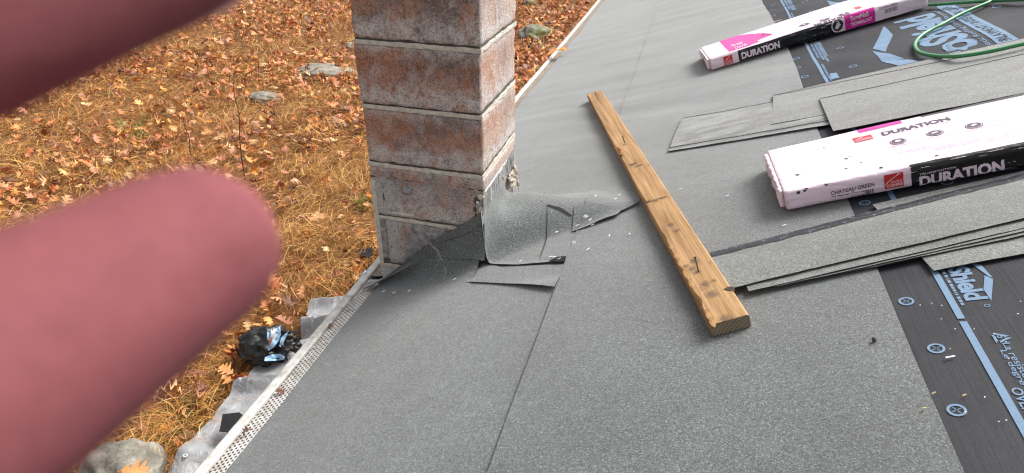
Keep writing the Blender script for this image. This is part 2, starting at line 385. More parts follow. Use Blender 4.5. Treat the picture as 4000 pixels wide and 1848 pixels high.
def rockmat(moss):
    k = NT('mossy_rock' if moss else 'pale_rock'); v = k.coord(); f = k.noise(v, 7, 8, .65); h = k.noise(v, 40, 4, .7)
    c = k.ramp(f, [(.3, (.10, .09, .07)), (.5, (.25, .23, .19)), (.7, (.42, .39, .33))]); c = k.mix(1.0, c, k.ramp(h, [(.3, .7), (.6, 1.1)]), 'MULTIPLY')
    if moss:
        ms = k.ramp(k.noise(v, 5, 5, .6), [(.48, 0), (.56, 1)]); c = k.mix(k.math('MULTIPLY', ms, .8), c, (.13, .15, .03))
    k.col(c); k.set(Roughness=.9); k.bump(f, .6, .03); return k.m
M['rock'] = rockmat(False); M['mossrock'] = rockmat(True)
M['dark_rock'] = plain('dark_rock', (.10, .11, .12), .8, .3, 20, .4)
def tarpm():
    k = NT('grey_tarp'); v = k.coord(); f = k.noise(v, 10, 7, .7, .8); d = k.ramp(k.noise(v, 34, 5, .7), [(.62, 0), (.72, 1)])
    k.col(k.mix(k.math('MULTIPLY', d, .5), k.mix(f, (.24, .24, .245), (.40, .40, .405)), (.1, .095, .09))); k.set(Roughness=.38); k.bump(k.noise(v, 7, 6, .6, 1.5), .8, .02); return k.m
M['tarp'] = tarpm()
M['bag'] = film('black_plastic', (.014, .013, .013), .3, .7, .3, False)
M['bag_blue'] = film('light_blue_film', (.34, .55, .80), .35, .4, .15, False)
M['bag_white'] = film('white_film', (.82, .85, .88), .35, .4, .1, False)
M['scrap'] = plain('dark_scrap', (.022, .022, .024), .85, .4, 60, .4, .2)
M['stem'] = plain('dead_stem', (.09, .055, .04), .8)
M['straw_stem'] = plain('straw_stem', (.33, .21, .10), .8)
M['eyelet'] = plain('steel_eyelet', (.6, .6, .58), .35)
M['chalk'] = plain('pale_scuff', (.28, .28, .26), .9)
def skinm():
    k = NT('skin'); v = k.coord(); f = k.noise(v, 120, 4, .6); g = k.noise(v, 900, 3, .7)
    c = k.mix(f, (.165, .046, .055), (.265, .086, .094)); c = k.mix(1.0, c, k.ramp(g, [(.3, .85), (.7, 1.12)]), 'MULTIPLY')
    k.col(c); k.set(Roughness=.8); k.b.inputs['Specular IOR Level'].default_value = .22; k.b.inputs['Subsurface Weight'].default_value = .25
    k.b.inputs['Subsurface Radius'].default_value = (.006, .002, .0015); k.b.inputs['Subsurface Scale'].default_value = 1.0; return k.m
M['skin'] = skinm(); M['nailskin'] = plain('finger_nail', (.55, .32, .3), .3); M['sleeve'] = plain('grey_sleeve', (.09, .10, .12), .9, .2, 300, .5)

# ------------------------------------------------------------------ ground
def gh(x, y):
    r = math.hypot(x - EYE[0], y - EYE[1])
    return GZ + .05 * mnoise.noise((x * .35, y * .35, 2)) + .025 * mnoise.noise((x * 1.7, y * 1.7, 5)) + .0016 * max(0, r - 9) ** 1.6
gx = [-160, -90, -55, -36, -26] + lin(-20, 4, 61) + [8, 14, 26, 50, 90]; gy = [-90, -50, -25, -12, -6] + lin(-3, 24, 64) + [27, 31, 36, 44, 60, 90, 160]
tag(surf('ground', lambda x, y: (x, y, gh(x, y)), gx, gy, M['soil']), kind='structure')

# ------------------------------------------------------------------ house with its roof, sheets, gutter
house = empty('house', 'house with a low roof covered in grey granulated roll and black underlayment', 'house', (1.5, 2, GZ))
EAVE = -.43
WT0, WT1 = -4.0, 9.5
V, F = box(-.16, 9.2, WT0 + .3, WT1 - .3, GZ - .1, -.17)
mk('wall', V, F, M['siding'], house)
V = []; F = []
def slab(s0, s1, t0, t1, h0, h1):
    P = [W(s, t, h) for s in (s0, s1) for t in (t0, t1) for h in (h0, h1)]
    return P, [(0, 1, 3, 2), (4, 6, 7, 5), (0, 4, 5, 1), (2, 3, 7, 6), (0, 2, 6, 4), (1, 5, 7, 3)]
deck = join([slab(.012, 5.2, WT0, WT1, -.022, -.003), slab(EAVE, .0119, WT0, -.006, -.022, -.003), slab(EAVE, .0119, .412, WT1, -.022, -.003)])
mk('roof_deck', *deck, M['deck'], house)
far = [(5.2 * U), ]                                  # the other slope, beyond the ridge
rg = W(5.2, 0); P = [np.array([rg[0] + dx, t, rg[2] - dx * math.tan(TH) + dz]) for dx in (0, 4.8) for t in (WT0, WT1) for dz in (-.022, -.003)]
mk('roof_deck', P, [(0, 1, 3, 2), (4, 6, 7, 5), (0, 4, 5, 1), (2, 3, 7, 6), (0, 2, 6, 4), (1, 5, 7, 3)], M['felt'], house)
fas = join([slab(EAVE - .018, EAVE - .0005, WT0, -.006, -.19, -.004), slab(EAVE - .018, EAVE - .0005, .412, WT1, -.19, -.004)])
mk('fascia', *fas, M['white_metal'], house)

# gutter: outer lip, trough, perforated guard laid across to the roof edge
def lip_s(t): return -.522 + .004 * mnoise.noise((t * .9, 0, 4)) + (.012 * sstep(1.6, 3.4, t))
def gutter_profile():
    return [(-.030, .000), (-.030, .010), (-.024, .014), (-.004, .014), (.000, .010), (.000, -.012), (.004, -.06), (.014, -.095), (.072, -.095), (.072, -.02)]
prof = gutter_profile()
ts = lin(WT0, WT1, 120)
def gfn(t, k):
    a, b = prof[k]; p = W(lip_s(t) + .030, t, 0.0); return p + np.array([a, 0, b])
V = [gfn(t, k) for t in ts for k in range(len(prof))]
F = []
n_ = len(prof)
for i in range(len(ts) - 1):
    for k in range(n_ - 1): F.append((i * n_ + k, i * n_ + k + 1, (i + 1) * n_ + k + 1, (i + 1) * n_ + k))
gut = mk('gutter', V, F, M['white_metal'], house)
def guard_strip(t0, t1, m, n):
    tt = lin(t0, t1, n); ww = lin(0, 1, 5)
    V = []; uv = []
    for t in tt:
        a = W(lip_s(t) + .030, t, 0.0) + np.array([.0015, 0, .006]); b = W(-.37 if t < -.01 else -.385, t, -.0008)
        for w in ww:
            q = a * (1 - w) + b * w; q = q + np.array([0, 0, -.006 * math.sin(w * math.pi)]); V.append(q); uv.append((t, w * .135))
    o = mk('gutter_guard', V, grid_faces(n, 5, 0, True), m, gut)
    ul = o.data.uv_layers.new(name='UVMap')
    for lp in o.data.loops: ul.data[lp.index].uv = uv[lp.vertex_index]
    return o
guard_strip(WT0, -.003, M['guard'], 90)
guard_strip(.02, WT1, M['guard_dirty'], 120)

# ---- granulated roll, lower course A: runs along the eave, lifts against the chimney front
def edgeA(t):
    e = -.425 + .012 * mnoise.noise((t * 1.7, 3, 8)) - .010 * sstep(-.6, -1.0, t)
    if t > .3: e = -.432 + .012 * mnoise.noise((t * 1.3, 3, 8)) + .02 * sstep(2.2, 3.6, t)
    e += .0015 * mnoise.noise((t * 60, 1, 1))
    return e
def zlift(s):
    pts = [(-.47, .012), (-.43, .022), (-.372, .042), (-.304, .076), (-.205, .122), (-.137, .146), (-.054, .173), (.0, .196), (.03, .205)]
    if s <= pts[0][0]: return pts[0][1]
    for (a, b), (c, d) in zip(pts, pts[1:]):
        if s <= c: return b + (d - b) * (s - a) / (c - a)
    return pts[-1][1]
def flap(s, q, off=0.0):
    """q 0..1 : from flat on the deck to the free top edge against the block"""
    H = zlift(s); t0 = -.06 - .62 * H; t1 = -.014 - .022 * sstep(-.25, -.44, s)
    P0 = np.array([t0, .0]); P1 = np.array([t0 + (t1 - t0) * .76, .0]); P2 = np.array([t1 - .004, H * .30]); P3 = np.array([t1, H])
    b = (1 - q) ** 3 * P0 + 3 * (1 - q) ** 2 * q * P1 + 3 * (1 - q) * q * q * P2 + q ** 3 * P3
    d = 3 * (1 - q) ** 2 * (P1 - P0) + 6 * (1 - q) * q * (P2 - P1) + 3 * q * q * (P3 - P2); d /= np.linalg.norm(d) + 1e-9
    nrm = np.array([-d[1], d[0]]); b = b + nrm * off
    lip = sstep(.66, 1, q) * sstep(-.06, -.36, s); b = b + np.array([-.050 * lip, -.006 * lip])
    return W(s, b[0], .004) + np.array([0, 0, b[1]]), t0
SF = lin(-.468, .004, 34)
V, F = [], []
tA = [-4.0, -3.2, -2.6, -2.0] + lin(-1.6, -.30, 34)
nq = 22
for s in SF:
    fr = (s - SF[0]) / (SF[-1] - SF[0]); _, t0 = flap(s, 0)
    for t in tA[:-1]:
        e = edgeA(t); t_ = min(t, t0 - .01)
        V.append(Wn(e + (.004 - e) * fr, t_, .004))
    for q in lin(0, 1, nq):
        # the torn corner near the gutter swings from the sheet's edge out to the curled tip
        p, _ = flap(s, q); cut = edgeA(-.3) + .02
        if s < cut: p = p + np.array([(cut - s) * math.cos(TH) * (1 - sstep(.1, .95, q)), 0, (cut - s) * math.sin(TH) * (1 - sstep(.1, .95, q))])
        V.append(p)
nv = len(tA) - 1 + nq
F = grid_faces(len(SF), nv)
t0c = flap(.004, 0)[1]; tr_ = [min(t, t0c - .01) for t in tA[:-1]] + lin(t0c, .6, 30); sv = lin(.004, .352, 14)
b0 = len(V); V += [Wn(s, t, .004) for s in sv for t in tr_]; F += grid_faces(len(sv), len(tr_), b0)
bm = bmesh.new(); bv = [bm.verts.new(p) for p in V]
for f in F: bm.faces.new([bv[i] for i in f])
bmesh.ops.remove_doubles(bm, verts=bm.verts[:], dist=2e-4); bm.verts.index_update()
V = [tuple(v.co) for v in bm.verts]; F = [tuple(v.index for v in f.verts) for f in bm.faces]; bm.free()
mk('granulated_sheet', V, F, M['roll'], house, smooth=True, solid=.0025)
def fA(w, t):
    e = edgeA(t); return Wn(e + (.352 - e) * w, t, .004)
surf('granulated_sheet', fA, lin(0, 1, 34), lin(.42, 9.4, 190), M['roll'], house, solid=.0025)
# ---- upper course B, lapped over A
def edgeB(t): return 1.145 + .004 * mnoise.noise((t * 2.2, 8, 8)) + (.0 if t < .6 else .022 * sstep(.6, 1.6, t) - .03 * sstep(2.0, 3.4, t))
def seamB(t): return .326 + .003 * mnoise.noise((t * 2.0, 5, 2)) + .0008 * mnoise.noise((t * 50, 5, 2))
def fB(w, t):
    a, b = seamB(t), edgeB(t); s = a + (b - a) * w
    lift = .002 * (1 - sstep(0, .05, w)) * (1 + mnoise.noise((t * 3, 1, 1)))
    return Wn(s, t, .0082 - .0022 * sstep(.1, .5, t) + lift * (1 - sstep(.1, .5, t)))
sheetB = surf('granulated_sheet', fB, [0, .006, .02] + lin(.05, 1, 30), [-4.0, -3.2, -2.4] + lin(-1.8, 9.4, 240), M['roll'], house, solid=.003)
sheetB['label'] = 'upper course of granulated roll lapped over the lower one'
# ---- black underlayment beyond
under = surf('underlayment', lambda s, t: Wn(s, t, .0015), [1.05, 1.15] + lin(1.2, 5.2, 60), [-4.0, -3.0, -2.2] + lin(-1.7, 9.4, 220), M['felt'], house, solid=.001)
under['label'] = 'black woven underlayment with pale blue print'

# ---- sheet fanned against the chimney's right-hand face
def topD(t): return .196 + .012 * sstep(0, .1, t) + .02 * sstep(.1, .215, t) - .075 * sstep(.205, .245, t) - .16 * sstep(.245, .36, t)
def hD(s, t):
    w = .05 + .48 * sstep(-.06, .24, t); x = max(0.0, min(1.0, 1 - s / w)); p = 3.4 - 2.2 * sstep(-.1, .22, t)
    tr = .212 + .07 * math.sin(min(1.0, max(0.0, s / .48)) * math.pi)           # ridge of the fold, bowed
    k = 1.0 - sstep(tr, tr + .15, t)
    top = topD(min(t, tr)); top = top + (min(top, .150) - top) * (1 - math.exp(-s / .012)) * sstep(-.05, .18, t)
    return top * x ** p * k
def D(s, t, off=0.0): return W(s, t, .0105 + off) + np.array([0, 0, hD(s, t)]) + np.array([.004, 0, 0])
def lowD(s):
    p = [(0, -.022), (.03, -.045), (.149, -.083), (.323, -.106), (.33, .10), (.40, .135), (.472, .172), (.53, .215)]
    for (a, b), (c, d) in zip(p, p[1:]):
        if s <= c: return b + (d - b) * (s - a) / (c - a)
    return p[-1][1]
sD = [0, .003, .007, .012, .018, .026, .036, .048, .062, .08, .1, .125, .15, .18, .21, .24, .27, .30, .32, .3235, .327, .331, .36, .40, .44, .48, .53]
def fD(s, w):
    a = lowD(s); b = .56 - .25 * sstep(.3, .53, s); t = a + (b - a) * w ** 1.15
    lift = .009 * (1 - sstep(0, .12, w)) * sstep(.33, .40, s) + .004 * (1 - sstep(0, .06, w)) * (1 - sstep(.3, .33, s))
    return D(s, t, lift)
shD = surf('flashing_flap', fD, sD, [0, .012, .03, .05] + lin(.08, 1, 40), M['roll'], house, solid=.0025)
shD['label'] = 'roll turned up against the right face of the chimney'
def on_surface(fn, px, py, u0, u1, v0, v1):
    """the point of a surface seen at that place in the photograph"""
    best = None
    for _ in range(7):
        us, vs = lin(u0, u1, 13), lin(v0, v1, 13)
        P = np.array([fn(u, v) for u in us for v in vs]); e = ((project(P) - np.array([px, py])) ** 2).sum(1); i = int(e.argmin())
        bu, bv = us[i // 13], vs[i % 13]; du, dv = (u1 - u0) / 5, (v1 - v0) / 5
        u0, u1, v0, v1 = bu - du / 2, bu + du / 2, bv - dv / 2, bv + dv / 2
    return bu, bv
def patch(name, fn, uv, off_fn, mat, parent, cell=.02, solid=.0025):
    P2, F2 = ngon_sheet(uv, cell); V = [fn(u, v, off_fn(u, v)) for u, v in P2]
    o = mk(name, V, F2, mat, parent, smooth=True); md = o.modifiers.new('thickness', 'SOLIDIFY'); md.thickness = solid; md.offset = -1.0
    return o
# patch E lying over the fan, its top edge lifted
pe = [(2107, 1022), (2124, 972), (2136, 935), (2138, 860), (2138, 803), (2190, 822), (2241, 851), (2240, 880), (2236, 907), (2231, 945), (2216, 1008), (2196, 1011), (2150, 1018)]
uvE = [on_surface(D, x, y, .05, .45, -.15, .45) for x, y in pe]
cE = np.mean(uvE, 0)
patch('flashing_flap', D, uvE, lambda u, v: .0016, M['roll'], house, .025)
def cut_line(pix, w, off):
    P = []
    for (a, b), (c, d) in zip(pix, pix[1:]):
        for i in range(6): P.append(on_surface(D, a + (c - a) * i / 6, b + (d - b) * i / 6, .04, .56, -.15, .45))
    V = []
    for i, p in enumerate(P):
        a, b = np.array(P[max(0, i - 1)]), np.array(P[min(len(P) - 1, i + 1)]); d = (b - a) / (np.linalg.norm(b - a) + 1e-9); n = np.array([-d[1], d[0]]); ww = w * (.25 + .75 * math.sin(math.pi * (i + 1) / (len(P) + 1)))
        V += [D(*(np.array(p) + n * ww / 2), off), D(*(np.array(p) - n * ww / 2), off)]
    o = mk('cut_edge', V, [(2 * i, 2 * i + 1, 2 * i + 3, 2 * i + 2) for i in range(len(P) - 1)], M['shingle_edge'], house)
cut_line([(2137, 803), (2190, 820), (2242, 852)], .012, .0032); cut_line([(2242, 850), (2239, 880), (2235, 908)], .006, .0032)
cut_line([(2138, 803), (2138, 860), (2136, 935), (2124, 972), (2107, 1022)], .003, .0032)
# small triangle beside it, with an open lip
pt = [(2236, 909), (2241, 853), (2246, 812), (2330, 800), (2432, 830), (2415, 848), (2370, 862), (2310, 884)]
uvT = [on_surface(D, x, y, .2, .56, -.1, .45) for x, y in pt]
patch('flashing_flap', D, uvT, lambda u, v: .005 + .007 * sstep(.34, .42, u), M['roll'], house, .025)
# strip C under it, lower edge standing off the roll
pc = [(1890, 1030), (1862, 1050), (1784, 1099), (1900, 1104), (2030, 1113), (2170, 1131), (2190, 1080), (2207, 1032), (2100, 1037), (1960, 1044)]
uvC = [roofpt(x, y, .008) for x, y in pc]
patch('granulated_strip', lambda s, t, o: W(s, t, .0062 + o), uvC, lambda s, t: .009 * sstep(-.17, -.25, t) + .003 * sstep(-.02, .0, s), M['roll'], house, .03)
# torn gap showing the black sheet beneath
ph = [(2146, 1027), (2160, 1019), (2180, 1011), (2214, 1007), (2209, 1029), (2178, 1030)]
uvH = [on_surface(D, x, y, .05, .45, -.15, .3) for x, y in ph]
patch('underlayment_patch', D, uvH, lambda u, v: .0075, M['scrap'], house, .02, .001)
# patch F on the lifted flap, at the corner
def Fl(s, q, off=0.0): return flap(s, q, off)[0]
pf = [(1718, 950), (1737, 983), (1757, 1011), (1820, 1013), (1892, 1019), (1893, 930), (1893, 872), (1850, 900), (1806, 923)]
uvF = [on_surface(Fl, x, y, -.3, .03, .0, 1.0) for x, y in pf]
patch('flashing_flap', Fl, uvF, lambda s, q: .004 + .007 * sstep(.45, .30, q), M['roll'], house, .03)
# pale scuff down the roll
def ribbon(pts, w, fn):
    V, F = [], []
    for i, p in enumerate(pts):
        a = np.array(pts[max(i - 1, 0)]); b = np.array(pts[min(i + 1, len(pts) - 1)]); d = b - a; d = d / (np.linalg.norm(d) + 1e-9); n = np.array([-d[1], d[0]])
        ww = w * (.4 + random.random()); V += [fn(*(np.array(p) + n * ww)), fn(*(np.array(p) - n * ww))]
    return V, [(2 * i, 2 * i + 1, 2 * i + 3, 2 * i + 2) for i in range(len(pts) - 1)]
def polyline(pix, step, conv):
    out = []
    for (a, b), (c, d) in zip(pix, pix[1:]):
        n = max(2, int(math.hypot(c - a, d - b) / step))
        for i in range(n): out.append(conv(a + (c - a) * i / n, b + (d - b) * i / n))
    return out
sc1 = polyline([(1712, 1118), (1676, 1171), (1653, 1223), (1617, 1288), (1560, 1372), (1514, 1467), (1452, 1553), (1335, 1693), (1258, 1815)], 12, lambda x, y: roofpt(x + random.uniform(-4, 4), y, .004))
parts = []
i = 0
while i < len(sc1) - 3:
    n = random.randint(2, 6); seg = sc1[i:i + n + 1]
    if random.random() < .58: parts.append(ribbon(seg, .0013, lambda s, t: Wn(s, t, .0055)))
    i += n
sc2 = polyline([(1679, 948), (1706, 976), (1730, 1018), (1742, 1062), (1735, 1095), (1712, 1118)], 10, lambda x, y: on_surface(Fl, x + random.uniform(-3, 3), y, -.35, .03, 0, 1))
i = 0
while i < len(sc2) - 3:
    n = random.randint(2, 4)
    if random.random() < .8: parts.append(ribbon(sc2[i:i + n + 1], .004, lambda s, q: Fl(s, q, .0015)))
    i += n
mk('scuff_mark', *join(parts), M['chalk'], house)

# ---- print on the underlayment
def Und(s, t, o=0.0): return Wn(s, t, .0030 + o)
def flat_poly(pts, name='print_mark', mat=None, cell=.06):
    P2, F2 = ngon_sheet(pts, cell); o = mk(name, [Und(*p) for p in P2], F2, mat or M['blueprint'], house)
    o.parent = under; o.location = (0, 0, 0); return o
def upart(name, V, F, mat=None):
    o = mk(name, V, F, mat or M['blueprint'], house); o.parent = under; return o
def lettering(s, s0, t0, length, height, dirt, up, name='lettering', mat=None, bold=.02, shear=.0, off=.0, spacing=1.0):
    """s0,t0: where the baseline starts; text runs along the eave (dirt +1 away, -1 near), up: +1 up-slope"""
    P, F = text2d(s, bold, .4, shear, spacing); V = [Und(s0 + up * p[1] * height, t0 + dirt * p[0] * length, off) for p in P]
    if dirt * up > 0: F = [f[::-1] for f in F]
    F = [f for f in F]
    return upart(name, V, F, mat)
def micro(s0, t0, t1, h=.0035, seed=0):
    """a line of fine print too small to read"""
    r = random.Random(seed); t = t0; d = 1 if t1 > t0 else -1; parts = []
    while abs(t1 - t) > .004:
        w = min(r.uniform(.003, .011), abs(t1 - t)); a, b = t, t + d * w
        parts.append(([Und(s0, a), Und(s0 + h, a), Und(s0 + h, b), Und(s0, b)], [(0, 1, 2, 3) if d > 0 else (0, 3, 2, 1)])); t = b + d * r.uniform(.0015, .005)
    return join(parts)
for a, b in ((-3.6, -.575), (-.566, .30), (.305, 1.19), (1.195, 2.1), (2.105, 3.1), (3.105, 5.0)):
    tt = lin(a, b, max(3, int((b - a) / .06)))
    V = [Und(s, t) for t in tt for s in (1.244, 1.2565)]; upart('print_stripe', V, [(2 * i, 2 * i + 1, 2 * i + 3, 2 * i + 2) for i in range(len(tt) - 1)])
def ring_mark(s, t, r, cross=True):
    V, F = [], []; n = 28
    for k in range(n):
        a = 2 * math.pi * k / n
        for q in (r, r * .70): V.append(Und(s + q * math.cos(a), t + q * math.sin(a)))
    for k in range(n): F.append((2 * k, 2 * ((k + 1) % n), 2 * ((k + 1) % n) + 1, 2 * k + 1))
    if cross:
        for a in (.5, .5 + math.pi / 2):
            for sg in (-1, 1):
                c, s_ = math.cos(a) * sg, math.sin(a) * sg; b = len(V)
                for l, w in ((.12, .05), (.12, -.05), (.62, -.05), (.62, .05)): V.append(Und(s + r * (l * c - w * s_), t + r * (l * s_ + w * c)))
                F.append((b + 3, b + 2, b + 1, b))
    return upart('nail_mark', V, F)
for x, y in ((3540, 1176), (3657, 1360), (3737, 1601), (3700, 712), (3560, 775), (3378, 792), (3111, 227), (3115, 266), (3144, 300), (3156, 345), (3281, 186), (3332, 257),
             (3019, 22), (3020, 39), (3019, 61), (3038, 81), (3144, 5), (3171, 42), (3893, 27)):
    ring_mark(*roofpt(x, y, .003), .0145 if y > 400 else .016, y > 600)
ring_mark(1.176, -.97, .0145); ring_mark(1.18, -1.13, .0145)
rp3 = lambda x, y: roofpt(x, y, .003)
Zt = lambda p: (3000 + p[0] / 2.576, p[1] / 2.576)
Zr = lambda p: (3350 + p[0] / 3.4, p[1] / 3.4)
Zs = lambda p: (3200 + p[0] / 1.325, 950 + p[1] / 1.325)
# big lettering of the far print (upside down in the photograph) and its house emblem
lettering('ProShield', 1.798, .905, .845, .165, 1, -1, bold=.035, spacing=.93)
lettering('Synthetic Roofing Underlayment', 1.828, .95, .84, .026, 1, -1, bold=.01)
bandV = [Und(s, t) for t in lin(.93, 1.845, 18) for s in (1.838, 1.902)]
upart('print_band', bandV, [(2 * i, 2 * i + 1, 2 * i + 3, 2 * i + 2) for i in range(17)])
lettering('UNDERLAYMENT / INTERTEK CCRR', 1.886, .95, .86, .034, 1, -1, mat=M['felt'], bold=.0, off=.0012)
flat_poly([rp3(*Zr(p)) for p in ((350, 360), (470, 460), (370, 690), (200, 655))], 'house_emblem')
flat_poly([rp3(*Zr(p)) for p in ((195, 680), (430, 722), (850, 830), (920, 850), (640, 905), (560, 880), (320, 810))], 'house_emblem')
flat_poly([rp3(*Zt(p)) for p in ((590, 8), (700, 22), (815, 33), (740, 72), (655, 70), (620, 45))], 'house_emblem')
flat_poly([rp3(*Zt(p)) for p in ((640, -12), (760, -20), (780, 2), (655, 2))], 'house_emblem')
for a in ((620, 740, 690, 730, 720, 785, 640, 800), (275, 170, 322, 157, 340, 182, 300, 195)):
    flat_poly([rp3(*Zt(a[i:i + 2])) for i in (0, 2, 4, 6)], 'print_block')
flat_poly([(1.497, .074), (1.545, .074), (1.545, .03), (1.497, .03)], 'print_block')
s2, t2 = rp3(*Zt((530, 650))); s3, t3 = rp3(*Zt((620, 820)))
V, F = join([micro(s2, t2, t3, .009, 3), micro(s2 + .0, t3 - .05, t3 - .4, .008, 4), micro(s2 + .0, 2.0, 2.6, .008, 14)]); upart('fine_print', V, F)
for k, (a, b) in enumerate((((430, 450), (490, 585)), ((458, 440), (545, 610)), ((488, 432), (583, 625)), ((508, 436), (578, 565)))):
    s2, t2 = rp3(*Zt(a)); s3, t3 = rp3(*Zt(b)); upart('fine_print', *micro((s2 + s3) / 2, t2, t3, .010, 20 + k))
for k, (a, b) in enumerate((((150, 0), (215, 100)), ((185, 0), (240, 108)), ((212, 0), (258, 105)))):
    s2, t2 = rp3(*Zt(a)); s3, t3 = rp3(*Zt(b)); upart('fine_print', *micro((s2 + s3) / 2, t2, t3, .012, 40 + k))
# smaller print nearest the eye
lettering('Shield', 1.2735, -.385, .125, .040, -1, 1, bold=.035, shear=-.0, spacing=.93)
upart('fine_print', *micro(1.2625, -.385, -.525, .0055, 5))
flat_poly([rp3(*Zs(p)) for p in ((790, 108), (838, 112), (898, 178), (878, 172))], 'house_emblem')
flat_poly([rp3(*Zs(p)) for p in ((856, 166), (900, 186), (891, 298), (850, 238))], 'house_emblem')
ring_mark(*rp3(*Zs((869, 322))), .005, False)
def tri_mark(s, t, r):
    V, F = [], []
    for k in range(3):
        a0 = 2 * math.pi * k / 3; a1 = a0 + 2 * math.pi / 3
        p0 = np.array([math.cos(a0), math.sin(a0)]); p1 = np.array([math.cos(a1), math.sin(a1)])
        A, B = p0 * .82 + p1 * .18, p0 * .12 + p1 * .88; b = len(V)
        for q, w in ((A, 1.0), (B, 1.0), (B, .58), (A, .58)): V.append(Und(s + r * q[0] * w, t + r * q[1] * w))
        F.append((b, b + 1, b + 2, b + 3))
    return upart('recycling_mark', V, F)
tri_mark(*rp3(*Zs((937, 488))), .021)
lettering('5', 1.288, -.626, .008, .013, -1, 1)
lettering('La resistencia al deslizamiento', 1.2895, -.648, .30, .012, -1, 1, bold=.008)
lettering('Le degré de résistance', 1.2775, -.668, .24, .012, -1, 1, bold=.008)
lettering('OVERLAP', 1.2625, -.765, .10, .016, -1, 1, bold=.02)

# ------------------------------------------------------------------ chimney of hollow concrete blocks
chim = empty('chimney', 'weathered red and grey block chimney standing at the roof edge', 'chimney', (-.203, .203, GZ))
def rough_box(dx, dy, dz, cuts, amp, edge, seed):
    bm = bmesh.new(); bmesh.ops.create_cube(bm, size=1.0)
    bmesh.ops.subdivide_edges(bm, edges=bm.edges[:], cuts=cuts, use_grid_fill=True)
    D3 = np.array([dx, dy, dz])
    for v in bm.verts:
        p = (np.array(v.co) + .5) * D3
        dist = np.sort(np.minimum(p, D3 - p))             # distances to the faces
        e = dist[1]                                       # how close to an edge
        n = mnoise.noise(Vector(p * 38) + Vector((seed, 0, 0))); n2 = mnoise.noise(Vector(p * 120) + Vector((0, seed, 0)))
        c = D3 / 2; dirn = np.where((p < 1e-6) | (p > D3 - 1e-6), np.sign(p - c), 0)
        pull = edge * max(0, 1 - e / .012) * (1 + 1.2 * n) + amp * n + amp * .6 * n2
        q = p - dirn * max(-.001, pull); v.co = Vector(q)
    V = [tuple(v.co) for v in bm.verts]; bm.verts.index_update(); F = [tuple(x.index for x in f.verts) for f in bm.faces]; bm.free(); return V, F
def mkl(name, V, F, mats, parent, Mw, smooth=False):
    """mesh in its own frame, placed by a world matrix under a thing"""
    me = bpy.data.meshes.new(name); me.from_pydata([tuple(v) for v in V], [], F)
    for m in (mats if isinstance(mats, (list, tuple)) else [mats]): me.materials.append(m)
    if smooth: me.polygons.foreach_set('use_smooth', np.ones(len(me.polygons), bool))
    me.update(); o = bpy.data.objects.new(name, me); COL.objects.link(o)
    L = BASE[parent.name] if parent is not None else np.zeros(3)
    o.parent = parent; o.matrix_basis = Matrix.Translation(Vector(-L)) @ Mw; BASE[o.name] = L; return o
for k in range(-2, 5):
    zb = .332 + .203 * (k - 0)
    if k <= -1: zb = .332 + .203 * k
    V, F = rough_box(.406, .406, .1875, 17, .0010, .0024, k * 7.3)
    V = [(x - .406 + .003 * math.sin(k * 5), y + .002 * math.cos(k * 3), z) for x, y, z in V]
    mkl('block', V, F, M['block'], chim, Matrix.Translation(Vector((0, 0, zb))), True)
    V, F = rough_box(.408, .407, .0145, 34, .0016, .0012, k * 3.1 + 40); V = [(x - .4068, y - .0012, z) for x, y, z in V]
    mkl('mortar_joint', V, F, M['mortar'], chim, Matrix.Translation(Vector((0, 0, zb - .0172))), True)
    V, F = box(-.4025, -.0035, .0035, .4025, zb - .004, zb + .002); mk('dark_joint', V, F, M['crack'], chim)
V, F = rough_box(.406, .406, 2.2 - .0755 + .15, 10, .001, .003, 3); mkl('chimney_base', [(x - .406, y, z) for x, y, z in V], F, M['block'], chim, Matrix.Translation(Vector((0, 0, GZ - .15))), True)
# old flashing line cut round the stack, with crusts of sealant
cutV = join([box(-.405, .0015, -.0018, .004, .2745, .2790), box(-.004, .0018, -.0015, .406, .2735, .2770)])
mk('flashing_groove', *cutV, M['crack'], chim)
def crust(name, pts_fn, n, rows, mat, amp, seed):
    V = []
    for i in range(n):
        for j in range(rows):
            w = j / (rows - 1); p, nrm = pts_fn(i / (n - 1), w); f = mnoise.noise((i * .35 + seed, j * .8, seed)); e = 0 if j in (0, rows - 1) or i in (0, n - 1) else 1
            V.append(p + nrm * (.0006 + e * (amp * (.6 + f))))
    return mk(name, V, grid_faces(n, rows), mat, chim, smooth=True)
def front_band(x0, x1, zt, zb_fn):
    def f(a, w):
        x = x0 + (x1 - x0) * a; z0 = zb_fn(a); z = zt + (z0 - zt) * w; return np.array([x, 0.0, z]), np.array([0, -1.0, 0])
    return f
crust('sealant_smear', front_band(-.36, -.06, .2742, lambda a: .2742 - .008 - .007 * abs(mnoise.noise((a * 9, 2, 2)))), 60, 5, M['sealant'], .0022, 3)
crust('sealant_smear', front_band(-.37, -.30, .262, lambda a: .250 - .006 * mnoise.noise((a * 7, 4, 2))), 20, 5, M['sealant'], .002, 5)
crust('sealant_smear', front_band(-.205, -.09, .262, lambda a: .252 - .008 * mnoise.noise((a * 7, 9, 2))), 24, 4, M['sealant'], .0015, 9)
crust('sealant_smear', front_band(-.406, -.388, .262, lambda a: -.08), 8, 30, M['mortar'], .0025, 12)
crust('sealant_smear', front_band(-.388, -.366, .115, lambda a: -.05), 8, 20, M['sealant'], .0015, 15)
